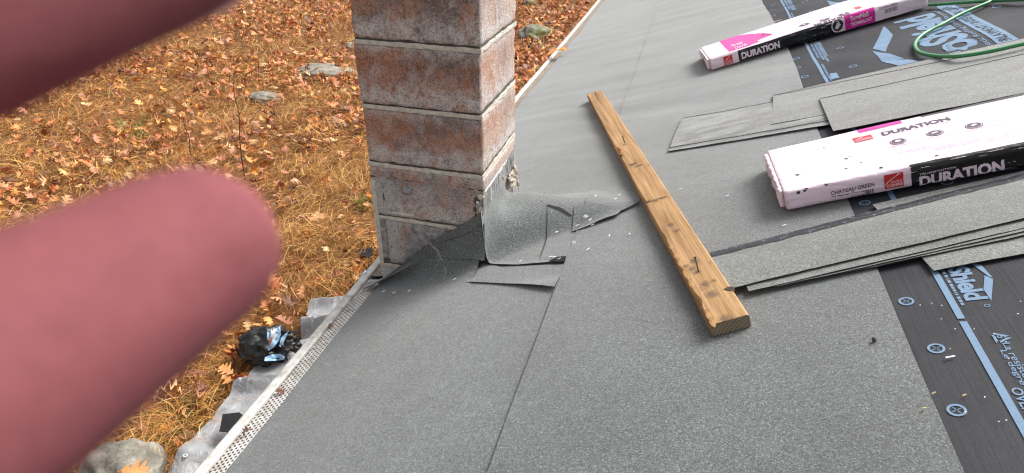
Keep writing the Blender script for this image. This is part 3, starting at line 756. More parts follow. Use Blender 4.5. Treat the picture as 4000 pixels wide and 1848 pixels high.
def blob(px, py, rx, rz, dpt, mat, seed, name='sealant_blob'):
    d = ray(px, py); k = (0 - EYE[1]) / d[1]; q = EYE + k * d; bm = bmesh.new(); bmesh.ops.create_icosphere(bm, subdivisions=3, radius=1)
    V = []
    for v in bm.verts:
        f = 1 + .35 * mnoise.noise(v.co * 2.3 + Vector((seed, 0, 0))); V.append(q + np.array([v.co.x * rx * f, v.co.y * dpt * f - dpt * .3, v.co.z * rz * f]))
    bm.verts.index_update(); F = [tuple(x.index for x in f.verts) for f in bm.faces]; bm.free(); return mk(name, V, F, mat, chim, smooth=True)
blob(1590, 741, .018, .016, .010, M['sealant'], 1); blob(1497, 724, .007, .007, .005, M['sealant'], 2)
blob(1862, 783, .010, .016, .004, M['crack'], 3, 'chipped_hollow'); blob(1867, 790, .005, .007, .006, M['white_chip'], 4); blob(1856, 818, .008, .012, .003, M['crack'], 5, 'chipped_hollow'); blob(1880, 820, .008, .014, .005, M['mortar'], 6)
blob(1859, 845, .004, .018, .003, M['crack'], 7, 'chipped_hollow'); blob(1880, 770, .012, .010, .005, M['mortar'], 9)
blob(1500, 770, .004, .022, .002, M['crack'], 8, 'chipped_hollow'); blob(1512, 1013, .014, .006, .005, M['crack'], 10, 'chipped_hollow'); blob(1570, 835, .05, .006, .006, M['mortar'], 11); blob(1700, 868, .06, .0035, .003, M['crack'], 12, 'chipped_hollow'); blob(1772, 893, .02, .006, .006, M['mortar'], 13)
def cement(a, w):                                         # grey cement patch on the lowest block
    x = -.265 + .15 * a; z = .118 - .17 * w - .02 * a; return np.array([x - .04 * w, 0, z]), np.array([0, -1.0, 0])
crust('cement_patch', cement, 14, 14, M['sealant'], .002, 21)
def resid(a, w):
    t = -.004 + .408 * a; top = .2735; bot = (.195 + .03 * sstep(0, .22, t)) if t < .22 else .225 - .05 * sstep(.22, .4, t)
    bot += .02 * mnoise.noise((t * 26, 1, 7)); return np.array([0.0022, t, top + (bot - .012 - top) * w]), np.array([1.0, 0, 0])
crust('flashing_residue', resid, 60, 12, M['residue'], .0035, 31)
crust('sealant_smear', lambda a, w: (np.array([.004, .01 + .27 * a, .2735 - .012 * w * (1 + .6 * mnoise.noise((a * 8, 3, 3)))]), np.array([1.0, 0, 0])), 40, 4, M['white_chip'], .0015, 33)
def paper(a, w):
    t = .262 + .13 * a; z = .205 - (.05 + .08 * sstep(.45, 1, a) ) * w; wob = .012 * mnoise.noise((a * 5, w * 5, 3)) + .006 * mnoise.noise((a * 13, w * 13, 5))
    return np.array([.010 + .016 * w * (1 - .3 * a) + wob, t + .02 * w, z]), np.array([1.0, 0, 0])
crust('torn_paper', paper, 22, 16, M['paper'], .003, 35)
fl, ff = tube([(-.203, .203, 1.32), (-.203, .203, 1.38)], .11, 24); mk('flue_liner', fl, ff, M['mortar'], chim)

# ------------------------------------------------------------------ shingles lying about
def shingle(name, label, TL, d, length, width, h, mat, group, bend=.004, seed=0, strip=None, pitchx=0.0, hump=0.0, lines=()):
    d = np.array(d, float); d /= np.linalg.norm(d); g = np.array([d[1], -d[0]])      # g: across, towards the eye
    def S(x, y, off=0.0):
        q = np.array(TL) + d * x + g * y
        z = h + bend * (.5 + .5 * mnoise.noise((x * 2.5 + seed, y * 6, seed))) + pitchx * x + hump * math.sin(math.pi * min(1, max(0, y / width))) + off
        z += .0015 * mnoise.noise((x * 9, y * 9, seed))
        return Wn(q[0], q[1], z)
    q = Wn(TL[0], TL[1], h); th = empty(name, label, 'shingle', q, group)
    xs, ys = lin(0, length, 40), lin(0, width, 9)
    jag = lambda x: .0015 * mnoise.noise((x * 90, seed, 2))
    V = [S(x, y + (jag(x) if y in (0, width) else 0)) for x in xs for y in ys]
    o = mk('mat', V, grid_faces(len(xs), len(ys), 0, True), [mat, M['shingle_edge']], th, smooth=True)
    md = o.modifiers.new('thickness', 'SOLIDIFY'); md.thickness = .0032; md.offset = -1; md.material_offset_rim = 1
    if strip:
        y0, y1 = strip; xs2 = lin(0, length, 120)
        V = []
        for x in xs2:
            a = y0 + .0025 * mnoise.noise((x * 30, 1, seed)); b = y1 + .004 * mnoise.noise((x * 24, 5, seed))
            for w in (0, .33, .67, 1): V.append(S(x, a + (b - a) * w, .0012 if w in (0, 1) else .0022))
        mk('sealant_strip', V, grid_faces(len(xs2), 4, 0, True), M['tar'], th, smooth=True)
    for y0, y1 in lines:
        xs2 = lin(0, length, 90); V = []
        for x in xs2:
            j1 = .0012 * mnoise.noise((x * 60, y0, seed))
            for y in (y0 + j1, y1 + j1): V.append(S(x, y, .0009))
        mk('dark_edge', V, grid_faces(len(xs2), 2, 0, True), M['shingle_edge'], th)
    return th
GN, GF = 'shingles fanned out in the near pile', 'shingles lying in the far pile'
shingle('shingle', 'full shingle at the bottom of the near pile, its corner on the black underlayment', (1.195, -.055), (.990, .147), 1.0, .350, .010, M['shingle'], GN, .003, 5)
shingle('starter_shingle', 'grey shingle in the near pile showing only a narrow sliver above the lowest one', (1.055, -.175), (.985, .165), .98, .199, .015, M['shingle'], GN, .002, 4)
shingle('starter_shingle', 'grey shingle second from the bottom of the near pile at its left end', (.887, -.207), (.983, .19), 1.0, .199, .019, M['shingle'], GN, .002, 3)
shingle('starter_shingle', 'grey shingle just under the topmost of the near pile, small corner showing beside the board', (.822, -.214), (.979, .203), 1.0, .203, .022, M['shingle'], GN, .002, 2)
shingle('starter_shingle', 'topmost shingle of the near pile with a black tar strip along its edge', (.762, -.214), (.977, .213), 1.0, .193, .027, M['shingle'], GN, .002, 1, (.003, .032), hump=.005)
shingle('shingle', 'grey shingle at the very back of the far pile, only its rear edge showing', (1.034, 1.052), (1, -.014), .98, .335, .012, M['shingle'], GF, .002, 11, lines=((0, .003),))
shingle('shingle', 'second shingle from the back of the far pile beside the blue lettering', (1.036, 1.030), (.993, -.10), .98, .335, .016, M['shingle'], GF, .002, 12, lines=((0, .005),))
shingle('shingle', 'banded light and dark shingle with its left end out on the grey roll', (.656, 1.008), (.992, -.126), 1.0, .358, .012, M['shingle_band'], GF, .002, 13, hump=.003, lines=((0, .006), (.318, .326)))
shingle('shingle', 'upper shingle of the far pile behind the big pink bundle', (1.188, .842), (1, -.012), 1.0, .350, .021, M['shingle'], GF, .002, 14, hump=.003, lines=((0, .006),))

# ------------------------------------------------------------------ wrapped bundles
def bundle(label, o0, d, L, Wd, Hh, h0, seed, sag, bulge=.004):
    d = np.array(d, float); d /= np.linalg.norm(d); g = np.array([-d[1], d[0]]); r = .013
    tot = Hh + Wd + Hh
    def prof(v):
        """front face, top, back face by arc length, softly rounded"""
        def raw(v):
            if v < Hh: return np.array([0.0, v])
            if v < Hh + Wd: return np.array([v - Hh, Hh])
            return np.array([Wd, Hh - (v - Hh - Wd)])
        return sum(raw(min(tot, max(0, v + k * r))) for k in (-.8, -.4, 0, .4, .8)) / 5
    def Pw(u, v, off=0.0):
        y, z = prof(v); e = 1e-3; a, b = prof(v - e), prof(v + e); tg = (b - a) / (np.linalg.norm(b - a) + 1e-12); n2 = np.array([-tg[1], tg[0]])
        if v < Hh: amp = 1.0
        else: amp = .45 if v < Hh + Wd else .8
        wr = amp * (.0040 * mnoise.noise((u * 3.2 + seed, v * 55, seed)) + .0024 * mnoise.noise((u * 9 + seed, v * 110 + u * 14, 3)) + .0020 * mnoise.noise((u * 5, v * 16, seed + 5)))
        en = max(0, 1 - u / .05) + max(0, 1 - (L - u) / .07); wr += en * .004 * mnoise.noise((u * 30, v * 40, seed))
        if v < Hh: wr += bulge * math.sin(math.pi * v / Hh) * .5
        y += n2[0] * (wr + off); z += n2[1] * (wr + off)
        z += sag(u) * min(1, z / Hh)
        q = np.array(o0) + d * u + g * y
        return W(q[0], q[1], h0 + max(.0005, z))
    th = empty('shingle_bundle', label, 'bundle', W(o0[0], o0[1], h0), 'pink wrapped bundles of roofing shingles')
    us = [0, .004, .012] + lin(.03, L - .03, 70) + [L - .012, L - .004, L]; vs = lin(0, tot, 64)
    V = []
    for u in us:
        for v in vs:
            p = Pw(u, v)
            if u in (0, L): p = p * .9 + Pw(u, Hh + Wd / 2) * .1 - np.array([0, 0, .003])
            V.append(p)
    F = grid_faces(len(us), len(vs), 0, True)
    for side, ui in ((-1, 0), (1, len(us) - 1)):              # folded, crumpled ends
        u = us[ui]; prev = [ui * len(vs) + j for j in range(len(vs))]; q3 = np.append(d, 0)
        cen = (Pw(u, Hh * .5) + Pw(u, Hh * 1.5 + Wd)) / 2
        for ring, (sc_, out) in enumerate(((.86, .012), (.6, .010), (.25, .012))):
            cur = []
            for j in range(len(vs)):
                p = Pw(u, vs[j]); p = cen + (p - cen) * (np.array([sc_, sc_, sc_ if ring else .95]))
                rel = out * (1 + .9 * mnoise.noise((j * .55, ring * 2.3, seed + side))); p = p + side * rel * (d[0] * U + np.array([0, d[1], 0]))
                cur.append(len(V)); V.append(p)
            for j in range(len(vs) - 1):
                f = (prev[j], prev[j + 1], cur[j + 1], cur[j]); F.append(f if side < 0 else f[::-1])
            prev = cur
        b = len(V); V.append(cen + side * .012 * (d[0] * U + np.array([0, d[1], 0])))
        for j in range(len(vs) - 1): F.append((prev[j], prev[j + 1], b) if side < 0 else (prev[j + 1], prev[j], b))
    wrap = mk('wrapper', V, F, M['wrap'], th, smooth=True)
    def uv(x, y, top): return on_surface(Pw, x, y, 0, L, (Hh * .75 if top else 0), (Hh + Wd if top else Hh * 1.25))
    def area(name, pts, mat, off=.0008, cell=.012):
        P2, F2 = ngon_sheet(pts, cell); return mk(name, [Pw(u, v, off) for u, v in P2], F2, mat, wrap, smooth=True)
    def rect(name, u0, u1, v0, v1, mat, off=.0008, cell=.012): 
        nu, nv_ = max(2, int((u1 - u0) / cell) + 1), max(2, int((v1 - v0) / (cell * .6)) + 1)
        return surf(name, lambda u, v: Pw(u, v, off), lin(u0, u1, nu), lin(v0, v1, nv_), mat, wrap, True)
    def word(s, a, b, top, mat, off=.0016, bold=.03, name='lettering', flip=False, spacing=1.0):
        """a, b: baseline start and end (u, v); top: cap height"""
        P, F2 = text2d(s, bold, .25, 0, spacing); a, b = np.array(a), np.array(b); sg = -1 if flip else 1
        V = [Pw(*(a + (b - a) * p[0] + np.array([0, sg * top * p[1]])), off) for p in P]
        return mk(name, V, F2, mat, wrap, smooth=True)
    def oval(u, v, ru, rv, mat, off): return area('badge', [(u + ru * math.cos(2 * math.pi * k / 24), v + rv * math.sin(2 * math.pi * k / 24)) for k in range(24)], mat, off)
    def scribble(u0, u1, v0, v1, n, seed_, mat, off=.0012, h=.0022):
        rr = random.Random(seed_); parts = []
        for k in range(n):
            v = v0 + (v1 - v0) * (k + .5) / n; u = u0
            while u < u1:
                w = min(rr.uniform(.006, .03), u1 - u); parts.append(([Pw(u, v, off), Pw(u + w, v, off), Pw(u + w, v + h, off), Pw(u, v + h, off)], [(0, 1, 2, 3)])); u += w + rr.uniform(.002, .005)
        return mk('fine_print', *join(parts), mat, wrap)
    return dict(thing=th, wrap=wrap, P=Pw, uv=uv, area=area, rect=rect, word=word, oval=oval, scribble=scribble, H=Hh, W=Wd, L=L)
def badge(b, u, v, r, inner):
    b['oval'](u, v, r, r * .95, M['ink'], .0010); b['oval'](u, v, r * .88, r * .83, M['wrap'], .0014); b['oval'](u, v, r * .80, r * .74, M['ink'], .0018)
    k = r * .5
    shapes = {'house': [(-.7, -.5), (.7, -.5), (.7, .3), (0, .7), (-.7, .3)], 'car': [(-.9, -.4), (.9, -.3), (.6, .1), (.2, .5), (-.3, .1), (-.8, .2)], 'leaf': [(-.9, -.2), (-.2, -.6), (.8, 0), (.3, .7), (.1, .0), (-.4, .3)]}[inner]
    b['area']('badge_figure', [(u + k * x, v + k * y) for x, y in shapes], M['wrap'], .0023)
def logo(b, u0, u1, v0, v1, flip=False):
    b['rect']('logo_panel', u0, u1, v0, v1, M['red'], .0012, .006)
    w, h = u1 - u0, v1 - v0; X = (lambda x: u1 - x * w) if flip else (lambda x: u0 + x * w); Y = (lambda y: v1 - y * h) if flip else (lambda y: v0 + y * h)
    sw = [(X(.05 + .75 * k / 10), Y(.30 + .66 * (k / 10) ** .8)) for k in range(11)]
    parts = []
    for (a, c), (e, f) in zip(sw, sw[1:]):
        dv = .035 * h; parts.append(([b['P'](a, c - dv, .0018), b['P'](e, f - dv, .0018), b['P'](e, f + dv, .0018), b['P'](a, c + dv, .0018)], [(0, 1, 2, 3)]))
    mk('logo_swoosh', *join(parts), M['wrap'], b['wrap'])
    sg = -1 if flip else 1
    b['word']('OWENS', (X(.34), Y(.34)), (X(.92), Y(.34)), sg * h * .17 * sg if not flip else h * .17, M['wrap'], .0018, .0, flip=flip)
    b['word']('CORNING', (X(.10), Y(.10)), (X(.94), Y(.10)), h * .20, M['wrap'], .0018, .01, flip=flip)

bn = bundle('large pink and white wrapped bundle of shingles nearest the eye with black side band', (.985, -.022), (1, .062), 1.0, .337, .058, .016, 2, lambda u: .003 * math.sin(u * 3))
H = bn['H']; u = bn['uv']
uB = u(3560, 700, False)[0]
bn['rect']('black_band', uB, .97, .0015, H + .012, M['wrap_black'], .0008)
uL0, uL1 = u(3455, 722, False)[0], u(3529, 702, False)[0]
logo(bn, uL0, uL1, .010, .050)
a, b_ = u(3246, 763, False), u(3416, 726, False); bn['word']('CHATEAU GREEN', a, b_, .011, M['ink'], .0010, .02)
ub0, ub1 = u(3325, 755, False)[0], u(3412, 740, False)[0]
bars = []; x = ub0; rr = random.Random(4)
while x < ub1:
    w = rr.choice((.001, .0018, .003)); bars.append(([bn['P'](x, a[1] - .019, .001), bn['P'](x + w, a[1] - .019, .001), bn['P'](x + w, a[1] - .004, .001), bn['P'](x, a[1] - .004, .001)], [(0, 1, 2, 3)])); x += w + rr.choice((.001, .0016, .0028))
mk('barcode', *join(bars), M['ink'], bn['wrap']); bn['scribble'](a[0], ub0 - .006, a[1] - .008, a[1] - .004, 1, 3, M['ink'])
a, b_ = u(3591, 724, False), u(3924, 664, False); hh = u(3588, 690, False)[1] - a[1]
bn['word']('DURATION', a, (b_[0], a[1] + .002), max(.024, hh), M['pink_letter'], .0018, .045)
bn['word']('TRUDEFINITION', (a[0] + .0, a[1] + max(.024, hh) + .003), (a[0] + .085, a[1] + max(.024, hh) + .004), .006, M['pink_letter'], .0018, .01)
bn['scribble'](a[0] + .08, b_[0] - .05, a[1] - .006, a[1] - .002, 1, 5, M['pink_letter'], .0018)
a, b_ = u(3450, 532, True), u(3717, 472, True); bn['word']('DURATION', a, b_, .030, M['ink'], .0012, .035)
bn['scribble'](a[0], b_[0], a[1] - .008, a[1] - .004, 1, 8, M['ink_pale'])
t0 = u(3337, 553, True); t1 = u(3417, 545, True); logo(bn, t0[0], t1[0], t0[1] - .012, t0[1] + .026)
m0 = u(3345, 520, True); m1 = u(3512, 484, True); bn['rect']('magenta_panel', m0[0], m1[0], bn['H'] + bn['W'] - .034, bn['H'] + bn['W'] + .03, M['magenta'], .0010)
bn['rect']('black_band', m1[0] + .055, .93, bn['H'] + bn['W'] - .024, bn['H'] * 1.9 + bn['W'], M['wrap_black'], .0009)
for (x, y, kind) in ((3508, 553, 'house'), (3652, 520, 'car'), (3804, 489, 'leaf')):
    c = u(x, y, True); badge(bn, c[0], c[1], .021, kind); bn['scribble'](c[0] - .03, c[0] + .045, c[1] - .034, c[1] - .026, 2, x, M['ink_pale'], h=.0016)
for x0, y0, x1, y1 in ((3510, 605, 3640, 570), (3655, 588, 3830, 545), (3860, 556, 3990, 520)):
    c, e = u(x0, y0, True), u(x1, y1, True); bn['scribble'](c[0], e[0], min(c[1], e[1]) - .004, max(c[1], e[1]) + .012, 5, x0, M['ink_pale'], h=.0012)
for x, y in ((3142, 745), (3150, 738), (3227, 723), (3305, 660), (3306, 620), (3120, 752), (3320, 610), (3364, 642), (3660, 608), (3658, 627), (3218, 578), (3115, 683), (3442, 655)):
    c = u(x, y, True); r = random.Random(x); n = r.uniform(.0025, .006)
    bn['area']('scuff_hole', [(c[0] + n * r.uniform(.5, 1.3) * math.cos(2 * math.pi * k / 7 + .3), c[1] + n * r.uniform(.5, 1.1) * math.sin(2 * math.pi * k / 7)) for k in range(7)], M['ink'] if x % 2 else M['dark_chip'], .0009)

bf = bundle('smaller looking pink bundle of shingles farther up the roof with magenta panels', (.785, 1.690), (1.03, .158), 1.03, .330, .060, .012, 6, lambda u: .014 * sstep(.15, .55, u) * (1 - .45 * sstep(.6, 1, u)) + .003 * math.sin(u * 9))
H = bf['H']; u = bf['uv']; Zh = lambda x, y: (2700 + x / 3.68, y / 3.68)
uB0 = u(*Zh(685, 840), False)[0]; uB1 = u(*Zh(2110, 400), False)[0]
bf['rect']('black_band', uB0, uB1, .001, H + .003, M['wrap_black'], .0008)
c0 = u(*Zh(470, 900), False)[0]; c1 = u(*Zh(600, 870), False)[0]; logo(bf, c0, c1, .006, .050)
a, b_ = u(*Zh(735, 862), False), u(*Zh(1280, 720), False); bf['word']('DURATION', (a[0], .012), (b_[0], .014), .032, M['pink_letter'], .0018, .045)
m0, m1 = u(*Zh(505, 700), True), u(*Zh(790, 620), True); top = H + bf['W']
bf['area']('magenta_panel', [(m0[0], H + .022), (m1[0], H + .020), (m1[0] + .06, H + .04), (m1[0] + .05, H + .07), (m1[0] + .14, H + .10), (m1[0] + .08, H + .13), (m1[0] + .11, H + .19), (m1[0] + .03, H + .22), (m1[0] + .06, H + .26), (m1[0] - .04, H + .27), (m1[0] - .03, top + .02), (m0[0], top + .02)], M['magenta'], .0010, .02)
bf['word']('TRUDEF', (m0[0] + .03, H + .10), (m1[0] - .01, H + .10), .055, M['wrap'], .0018, .03); bf['word']('COLOR', (m0[0] + .035, H + .035), (m1[0], H + .035), .05, M['wrap'], .0018, .03)
e0, e1 = u(*Zt((770, 290)), False)[0], u(*Zt((1080, 190)), False)[0]
bf['rect']('magenta_panel', e0 + .004, e1, .001, H + .016, M['magenta'], .0010)
bf['word']('SureNail', (e0 + .03, .034), (e1 - .03, .034), .020, M['wrap'], .0018, .02); bf['word']('TECHNOLOGY', (e0 + .03, .012), (e1 - .015, .014), .014, M['wrap'], .0018, .02)
kk = u(*Zt((705, 285)), False); bf['oval'](kk[0], .034, .030, .031, M['pink_letter'], .0014); bf['oval'](kk[0], .034, .025, .025, M['black_ink'], .0020)
bf['area']('badge_figure', [(kk[0] + x * .018, .034 + y * .018) for x, y in ((-.8, -.6), (-.1, -.9), (.3, -.4), (.9, -.2), (.5, .3), (.1, .2), (.2, .9), (-.3, .5), (-.5, 0))], M['pink_letter'], .0026)
for i, (x, y) in enumerate(((370, 262), (570, 198), (760, 140))):
    c = u(*Zt((x, y)), True); badge(bf, c[0], c[1], .026, ('leaf', 'car', 'house')[i])
a, b_ = u(*Zt((840, 152)), True), u(*Zt((475, 268)), True); bf['word']('DURATION', (a[0], a[1] + .03), (b_[0], a[1] + .03), .036, M['ink'], .0012, .03, flip=True)
c = u(*Zt((895, 128)), True); d_ = u(*Zt((1000, 106)), True); bf['rect']('logo_panel', c[0], d_[0], c[1] - .02, c[1] + .03, M['red'], .0012)
a, b_ = u(*Zt((1120, 150)), False), u(*Zt((1240, 118)), False); bf['word']('CHATEAU GREEN', (a[0], .045), (b_[0] + .03, .045), .010, M['ink'], .0012, .01)
bf['scribble'](b_[0] - .03, b_[0] + .03, .022, .040, 4, 9, M['ink'])
for x0, x1, y in ((250, 330, 235), (640, 790, 112), (480, 560, 180)):
    c, e = u(*Zt((x0, y)), True), u(*Zt((x1, y - 25)), True); bf['scribble'](c[0], e[0], c[1], c[1] + .03, 3, x0, M['ink_pale'], h=.003)

# ------------------------------------------------------------------ board with nails
nl, nr_, fl_, fr_ = (np.array(p) for p in ((.778, -.557), (.858, -.534), (.099, 1.727), (.179, 1.764)))
cen_n, cen_f = (nl + nr_) / 2, (fl_ + fr_) / 2; blen = float(np.linalg.norm(cen_f - cen_n)); bd = (cen_f - cen_n) / blen; bw = .087; bh = .033; hb = .0105
X3 = bd[0] * U + np.array([0, bd[1], 0]); Y3 = np.cross(NR, X3); O3 = W(cen_n[0], cen_n[1], hb)
Mb = Matrix(((X3[0], Y3[0], NR[0], O3[0]), (X3[1], Y3[1], NR[1], O3[1]), (X3[2], Y3[2], NR[2], O3[2]), (0, 0, 0, 1)))
board = empty('wooden_board', 'weathered two by four board with nails lying across the grey roll', 'board', O3)
nL = 130; sec = []
for x in lin(0, blen, nL):
    j = lambda k, a=.0012, f=9: a * mnoise.noise((x * f, k * 7.1, 2))
    chip = .0042 * max(0, mnoise.noise((x * 14, 4, 1)) - .15) * (2.0 if x < .55 else .8) * 1.6
    rr_ = .004
    sec.append([(x, bw / 2 + j(1), 0), (x, bw / 2 + j(2), bh - rr_ - chip * 1.2), (x, bw / 2 - rr_ - chip + j(3), bh + j(9, .0006)), (x, .018, bh + j(10, .0006)), (x, -.018, bh + j(11, .0006)), (x, -bw / 2 + rr_ + j(4), bh + j(12, .0006)), (x, -bw / 2 + j(5), bh - rr_), (x, -bw / 2 + j(6), 0)])
V = [p for s_ in sec for p in s_]; F = []
for i in range(nL - 1):
    for k in range(8): F.append((i * 8 + k, i * 8 + (k + 1) % 8, (i + 1) * 8 + (k + 1) % 8, (i + 1) * 8 + k))
F.append(tuple((nL - 1) * 8 + k for k in range(8)))
mkl('plank', V, F, M['wood'], board, Mb)
ev = [(-.0006 + .0015 * mnoise.noise((p[1] * 60, p[2] * 60, 1)), p[1], p[2]) for p in sec[0]]; mkl('end_grain', ev + [(-.0006, 0, bh / 2)], [((k + 1) % 8, k, 8) for k in range(8)], M['endgrain'], board, Mb)
MbI = Mb.inverted()
def on_board(px, py, z=None):
    s, t = roofpt(px, py, hb + bh if z is None else z); return MbI @ Vector(W(s, t, hb + bh if z is None else z))
def board_tube(name, a, b, r, mat): V, F = tube([a, b], r, 6); return mkl(name, V, F, mat, board, Mb)
for bx, by, tx, ty in ((2730, 1064, 2715, 1006), (2339, 395, 2326, 367), (2440, 558, 2432, 532)):      # nails standing proud, leaning
    a = on_board(bx, by); tip = on_board(tx, ty, hb + bh + .031)
    nv_, nf_ = join([tube([a - Vector((0, 0, .004)), tip], .0019, 7), tube([tip, tip + (tip - a).normalized() * .0016], .0042, 8)]); mkl('nail', nv_, nf_, M['nail'], board, Mb)
kw = NT_wood; vb = kw.coord(); acc = None
for px, py, r in ((2755, 1108, .024), (2788, 1096, .014), (2712, 1018, .024), (2620, 878, .022), (2642, 902, .020), (2702, 1050, .022), (2725, 1062, .018), (2835, 1245, .03), (2345, 400, .016), (2440, 565, .02), (2470, 645, .022), (2560, 785, .02), (2780, 1150, .03), (2680, 1040, .016)):
    c = on_board(px, py); dn = kw.n('ShaderNodeVectorMath'); dn.operation = 'DISTANCE'; kw.l(vb, dn.inputs[0]); dn.inputs[1].default_value = (c.x, c.y, bh)
    f = kw.math('SUBTRACT', 1.0, kw.math('DIVIDE', dn.outputs['Value'], r), True); acc = f if acc is None else kw.math('MAXIMUM', acc, f)
nb_ = kw.noise(vb, 110, 5, .75); ms = kw.ramp(kw.math('MULTIPLY', acc, kw.math('MULTIPLY', nb_, 2.0)), [(.30, 0), (.75, .62)])
src = kw.b.inputs['Base Color'].links[0].from_socket; kw.col(kw.mix(ms, src, (.045, .03, .02)))
for i, (px, py, ln) in enumerate(((2640, 1000, .04), (2655, 1030, .05), (2675, 1075, .06), (2700, 1110, .05), (2760, 1235, .05), (2775, 1262, .04), (2620, 965, .03))):   # torn splinters along the edge
    c = on_board(px, py); V = []; n = 8
    for k in range(n):
        w = .006 * math.sin(math.pi * (k + .5) / n) * (1 + .6 * mnoise.noise((k, i, 2))); x = c.x - ln / 2 + ln * k / (n - 1); y = bw / 2 - .007
        V += [(x, y - w, bh + .0013), (x, min(bw / 2 + .001, y + w), bh - .001)]
    mkl('splinter', V, [(2 * k, 2 * k + 1, 2 * k + 3, 2 * k + 2) for k in range(n - 1)], M['fresh_wood'], board, Mb)
c = on_board(2845, 1134); mkl('split', [(c.x - .012, c.y - .012, bh + .0013), (c.x + .008, c.y + .010, bh + .0013), (c.x + .014, c.y - .004, bh + .0013), (c.x + .006, c.y - .016, bh + .0013)], [(3, 2, 1, 0)], M['stain'], board, Mb)
for px, py, ln, dy in ((2560, 780, .05, .0), (2530, 790, .018, .006), (2590, 772, .025, -.004), (2475, 640, .03, .0), (2495, 648, .03, .003)):   # faint ink stamp
    c = on_board(px, py); V, F = [], []
    for k in range(5):
        y = c.y + ln / 2 - ln * k / 5; V += [(c.x - .006, y, bh + .0012), (c.x + .006 + dy, y - .001, bh + .0012), (c.x + .006, y - .003, bh + .0012), (c.x - .005, y - .004, bh + .0012)]; F.append((4 * k, 4 * k + 3, 4 * k + 2, 4 * k + 1)[::-1])
    mkl('ink_stamp', V, F, M['stain'], board, Mb)

# ------------------------------------------------------------------ green air hose
hz = [(3629, 19, .018), (3700, 15, .02), (3790, 8, .02), (3900, 2, .02), (4060, -6, .02), (4150, -30, .02), (4050, -55, .02), (3900, -12, .02), (3860, 10, .02), (3800, 35, .02), (3740, 62, .02), (3680, 95, .02), (3630, 120, .018), (3595, 143, .017), (3577, 165, .016), (3574, 182, .016), (3585, 200, .016), (3612, 211, .018), (3660, 219, .024), (3710, 221, .032), (3770, 217, .036), (3850, 204, .036), (3930, 187, .036), (4010, 168, .036), (4120, 140, .03), (4300, 90, .02)]
pts = [W(*roofpt(x, y, h), h) for x, y, h in hz]
def catmull(P, n):
    out = []; P = [P[0]] + P + [P[-1]]
    for i in range(1, len(P) - 2):
        for k in range(n):
            t = k / n; a, b, c, d = P[i - 1], P[i], P[i + 1], P[i + 2]
            out.append(.5 * (2 * b + (c - a) * t + (2 * a - 5 * b + 4 * c - d) * t * t + (3 * b - a - 3 * c + d) * t ** 3))
    out.append(P[-2]); return out
V, F = tube(catmull(pts, 6), .0075, 10); o = mk('air_hose', V, F, M['hose'], smooth=True); tag(o, 'green air hose looping over the roof behind the bundles', 'hose')

# ------------------------------------------------------------------ chips scattered on the roof
z6 = lambda x, y: (1750 + x / 2.38, 700 + y / 2.38)
chips = [(*z6(x, y), a) for x, y, a in ((1285, 375, .6), (1300, 384, .6), (1335, 410, .6), (1215, 462, .4), (1355, 460, .5), (1015, 505, .4), (1180, 617, .1), (1186, 633, .1), (1315, 685, .8), (962, 735, 0), (995, 737, 0), (1042, 755, .5), (680, 775, .7), (1690, 515, 2.0), (65, 935, .7), (1385, 190, .6), (1570, 215, .8), (1605, 180, .6))]
chips += [(2843, 768, .2), (3065, 883, .3), (1500, 1140, .6), (1540, 1145, .6), (1600, 1138, .9), (2090, 760, 1.4), (2660, 740, .3), (2385, 935, 1.5)]
cm = {}
def chip(px, py, ang, ln, wd, mat, name, label, group, surface=None):
    h = .010; s, t = roofpt(px, py, h)
    if s > .01 and s < .5 and -.1 < t < .4:
        a, b = on_surface(D, px, py, 0.01, .53, -.1, .5); P = lambda x, y: D(a + x, b + y, .006 if a < .325 else .0145); s, t = a, b
    elif s > 1.16: P = lambda x, y: Wn(s + x, t + y, .006)
    else: P = lambda x, y: Wn(s + x, t + y, .0125)
    c_, s_ = math.cos(ang), math.sin(ang); V = []
    for z in (0, .0015):
        for x, y in ((-1, -1), (1, -1), (1, 1), (-1, 1)):
            X, Y = x * ln / 2, y * wd / 2; V.append(P(X * c_ - Y * s_, X * s_ + Y * c_) + NR * z)
    o = mk(name, V, [(0, 3, 2, 1), (4, 5, 6, 7), (0, 1, 5, 4), (1, 2, 6, 5), (2, 3, 7, 6), (3, 0, 4, 7)], mat); return tag(o, label, 'chip', group)
for x, y, a in chips:
    zn = 'in front of the chimney' if x < 1950 else 'right of the board' if x > 2560 else 'just below the upper fold line' if y < 800 else 'on the small lifted triangle of roll' if y < 905 and x > 2235 else 'by the torn gap below the chimney' if y > 990 and x < 2215 else 'between the flap and the board'
    chip(x, y, a, .012, .0027, M['white_chip'], 'plastic_chip', 'tiny white plastic chip on the grey roll ' + zn, 'white plastic chips ' + zn)
for x, y, a in ((3611, 1599, .2), (3767, 1537, .5), (3648, 1540, .5)): chip(x, y, a, .0075, .002, M['tan_chip'], 'wood_splinter', 'tiny tan wood splinter near the edge of the black underlayment', 'tan splinters by the underlayment edge')
random.seed(21)
for k in range(22):
    s, t = random.uniform(1.18, 1.42), random.uniform(-.85, -.42); q = project(W(s, t))[0]
    chip(q[0], q[1], random.uniform(0, 3), random.uniform(.0015, .0028), .0014, M['white_chip'], 'grit_speck', 'pale speck of grit on the black underlayment', 'pale specks of grit on the black underlayment')
chip(3712, 1388, .2, .016, .003, M['white_chip'], 'plastic_scrap', 'bent whitish scrap beside a round nail mark on the underlayment', None)
s, t = roofpt(3414, 1332, .010); V = []; bm = bmesh.new(); bmesh.ops.create_icosphere(bm, subdivisions=2, radius=.0048)
for v in bm.verts: V.append(Wn(s, t, .014) + np.array(v.co) * (1 + .5 * mnoise.noise(v.co * 160)))
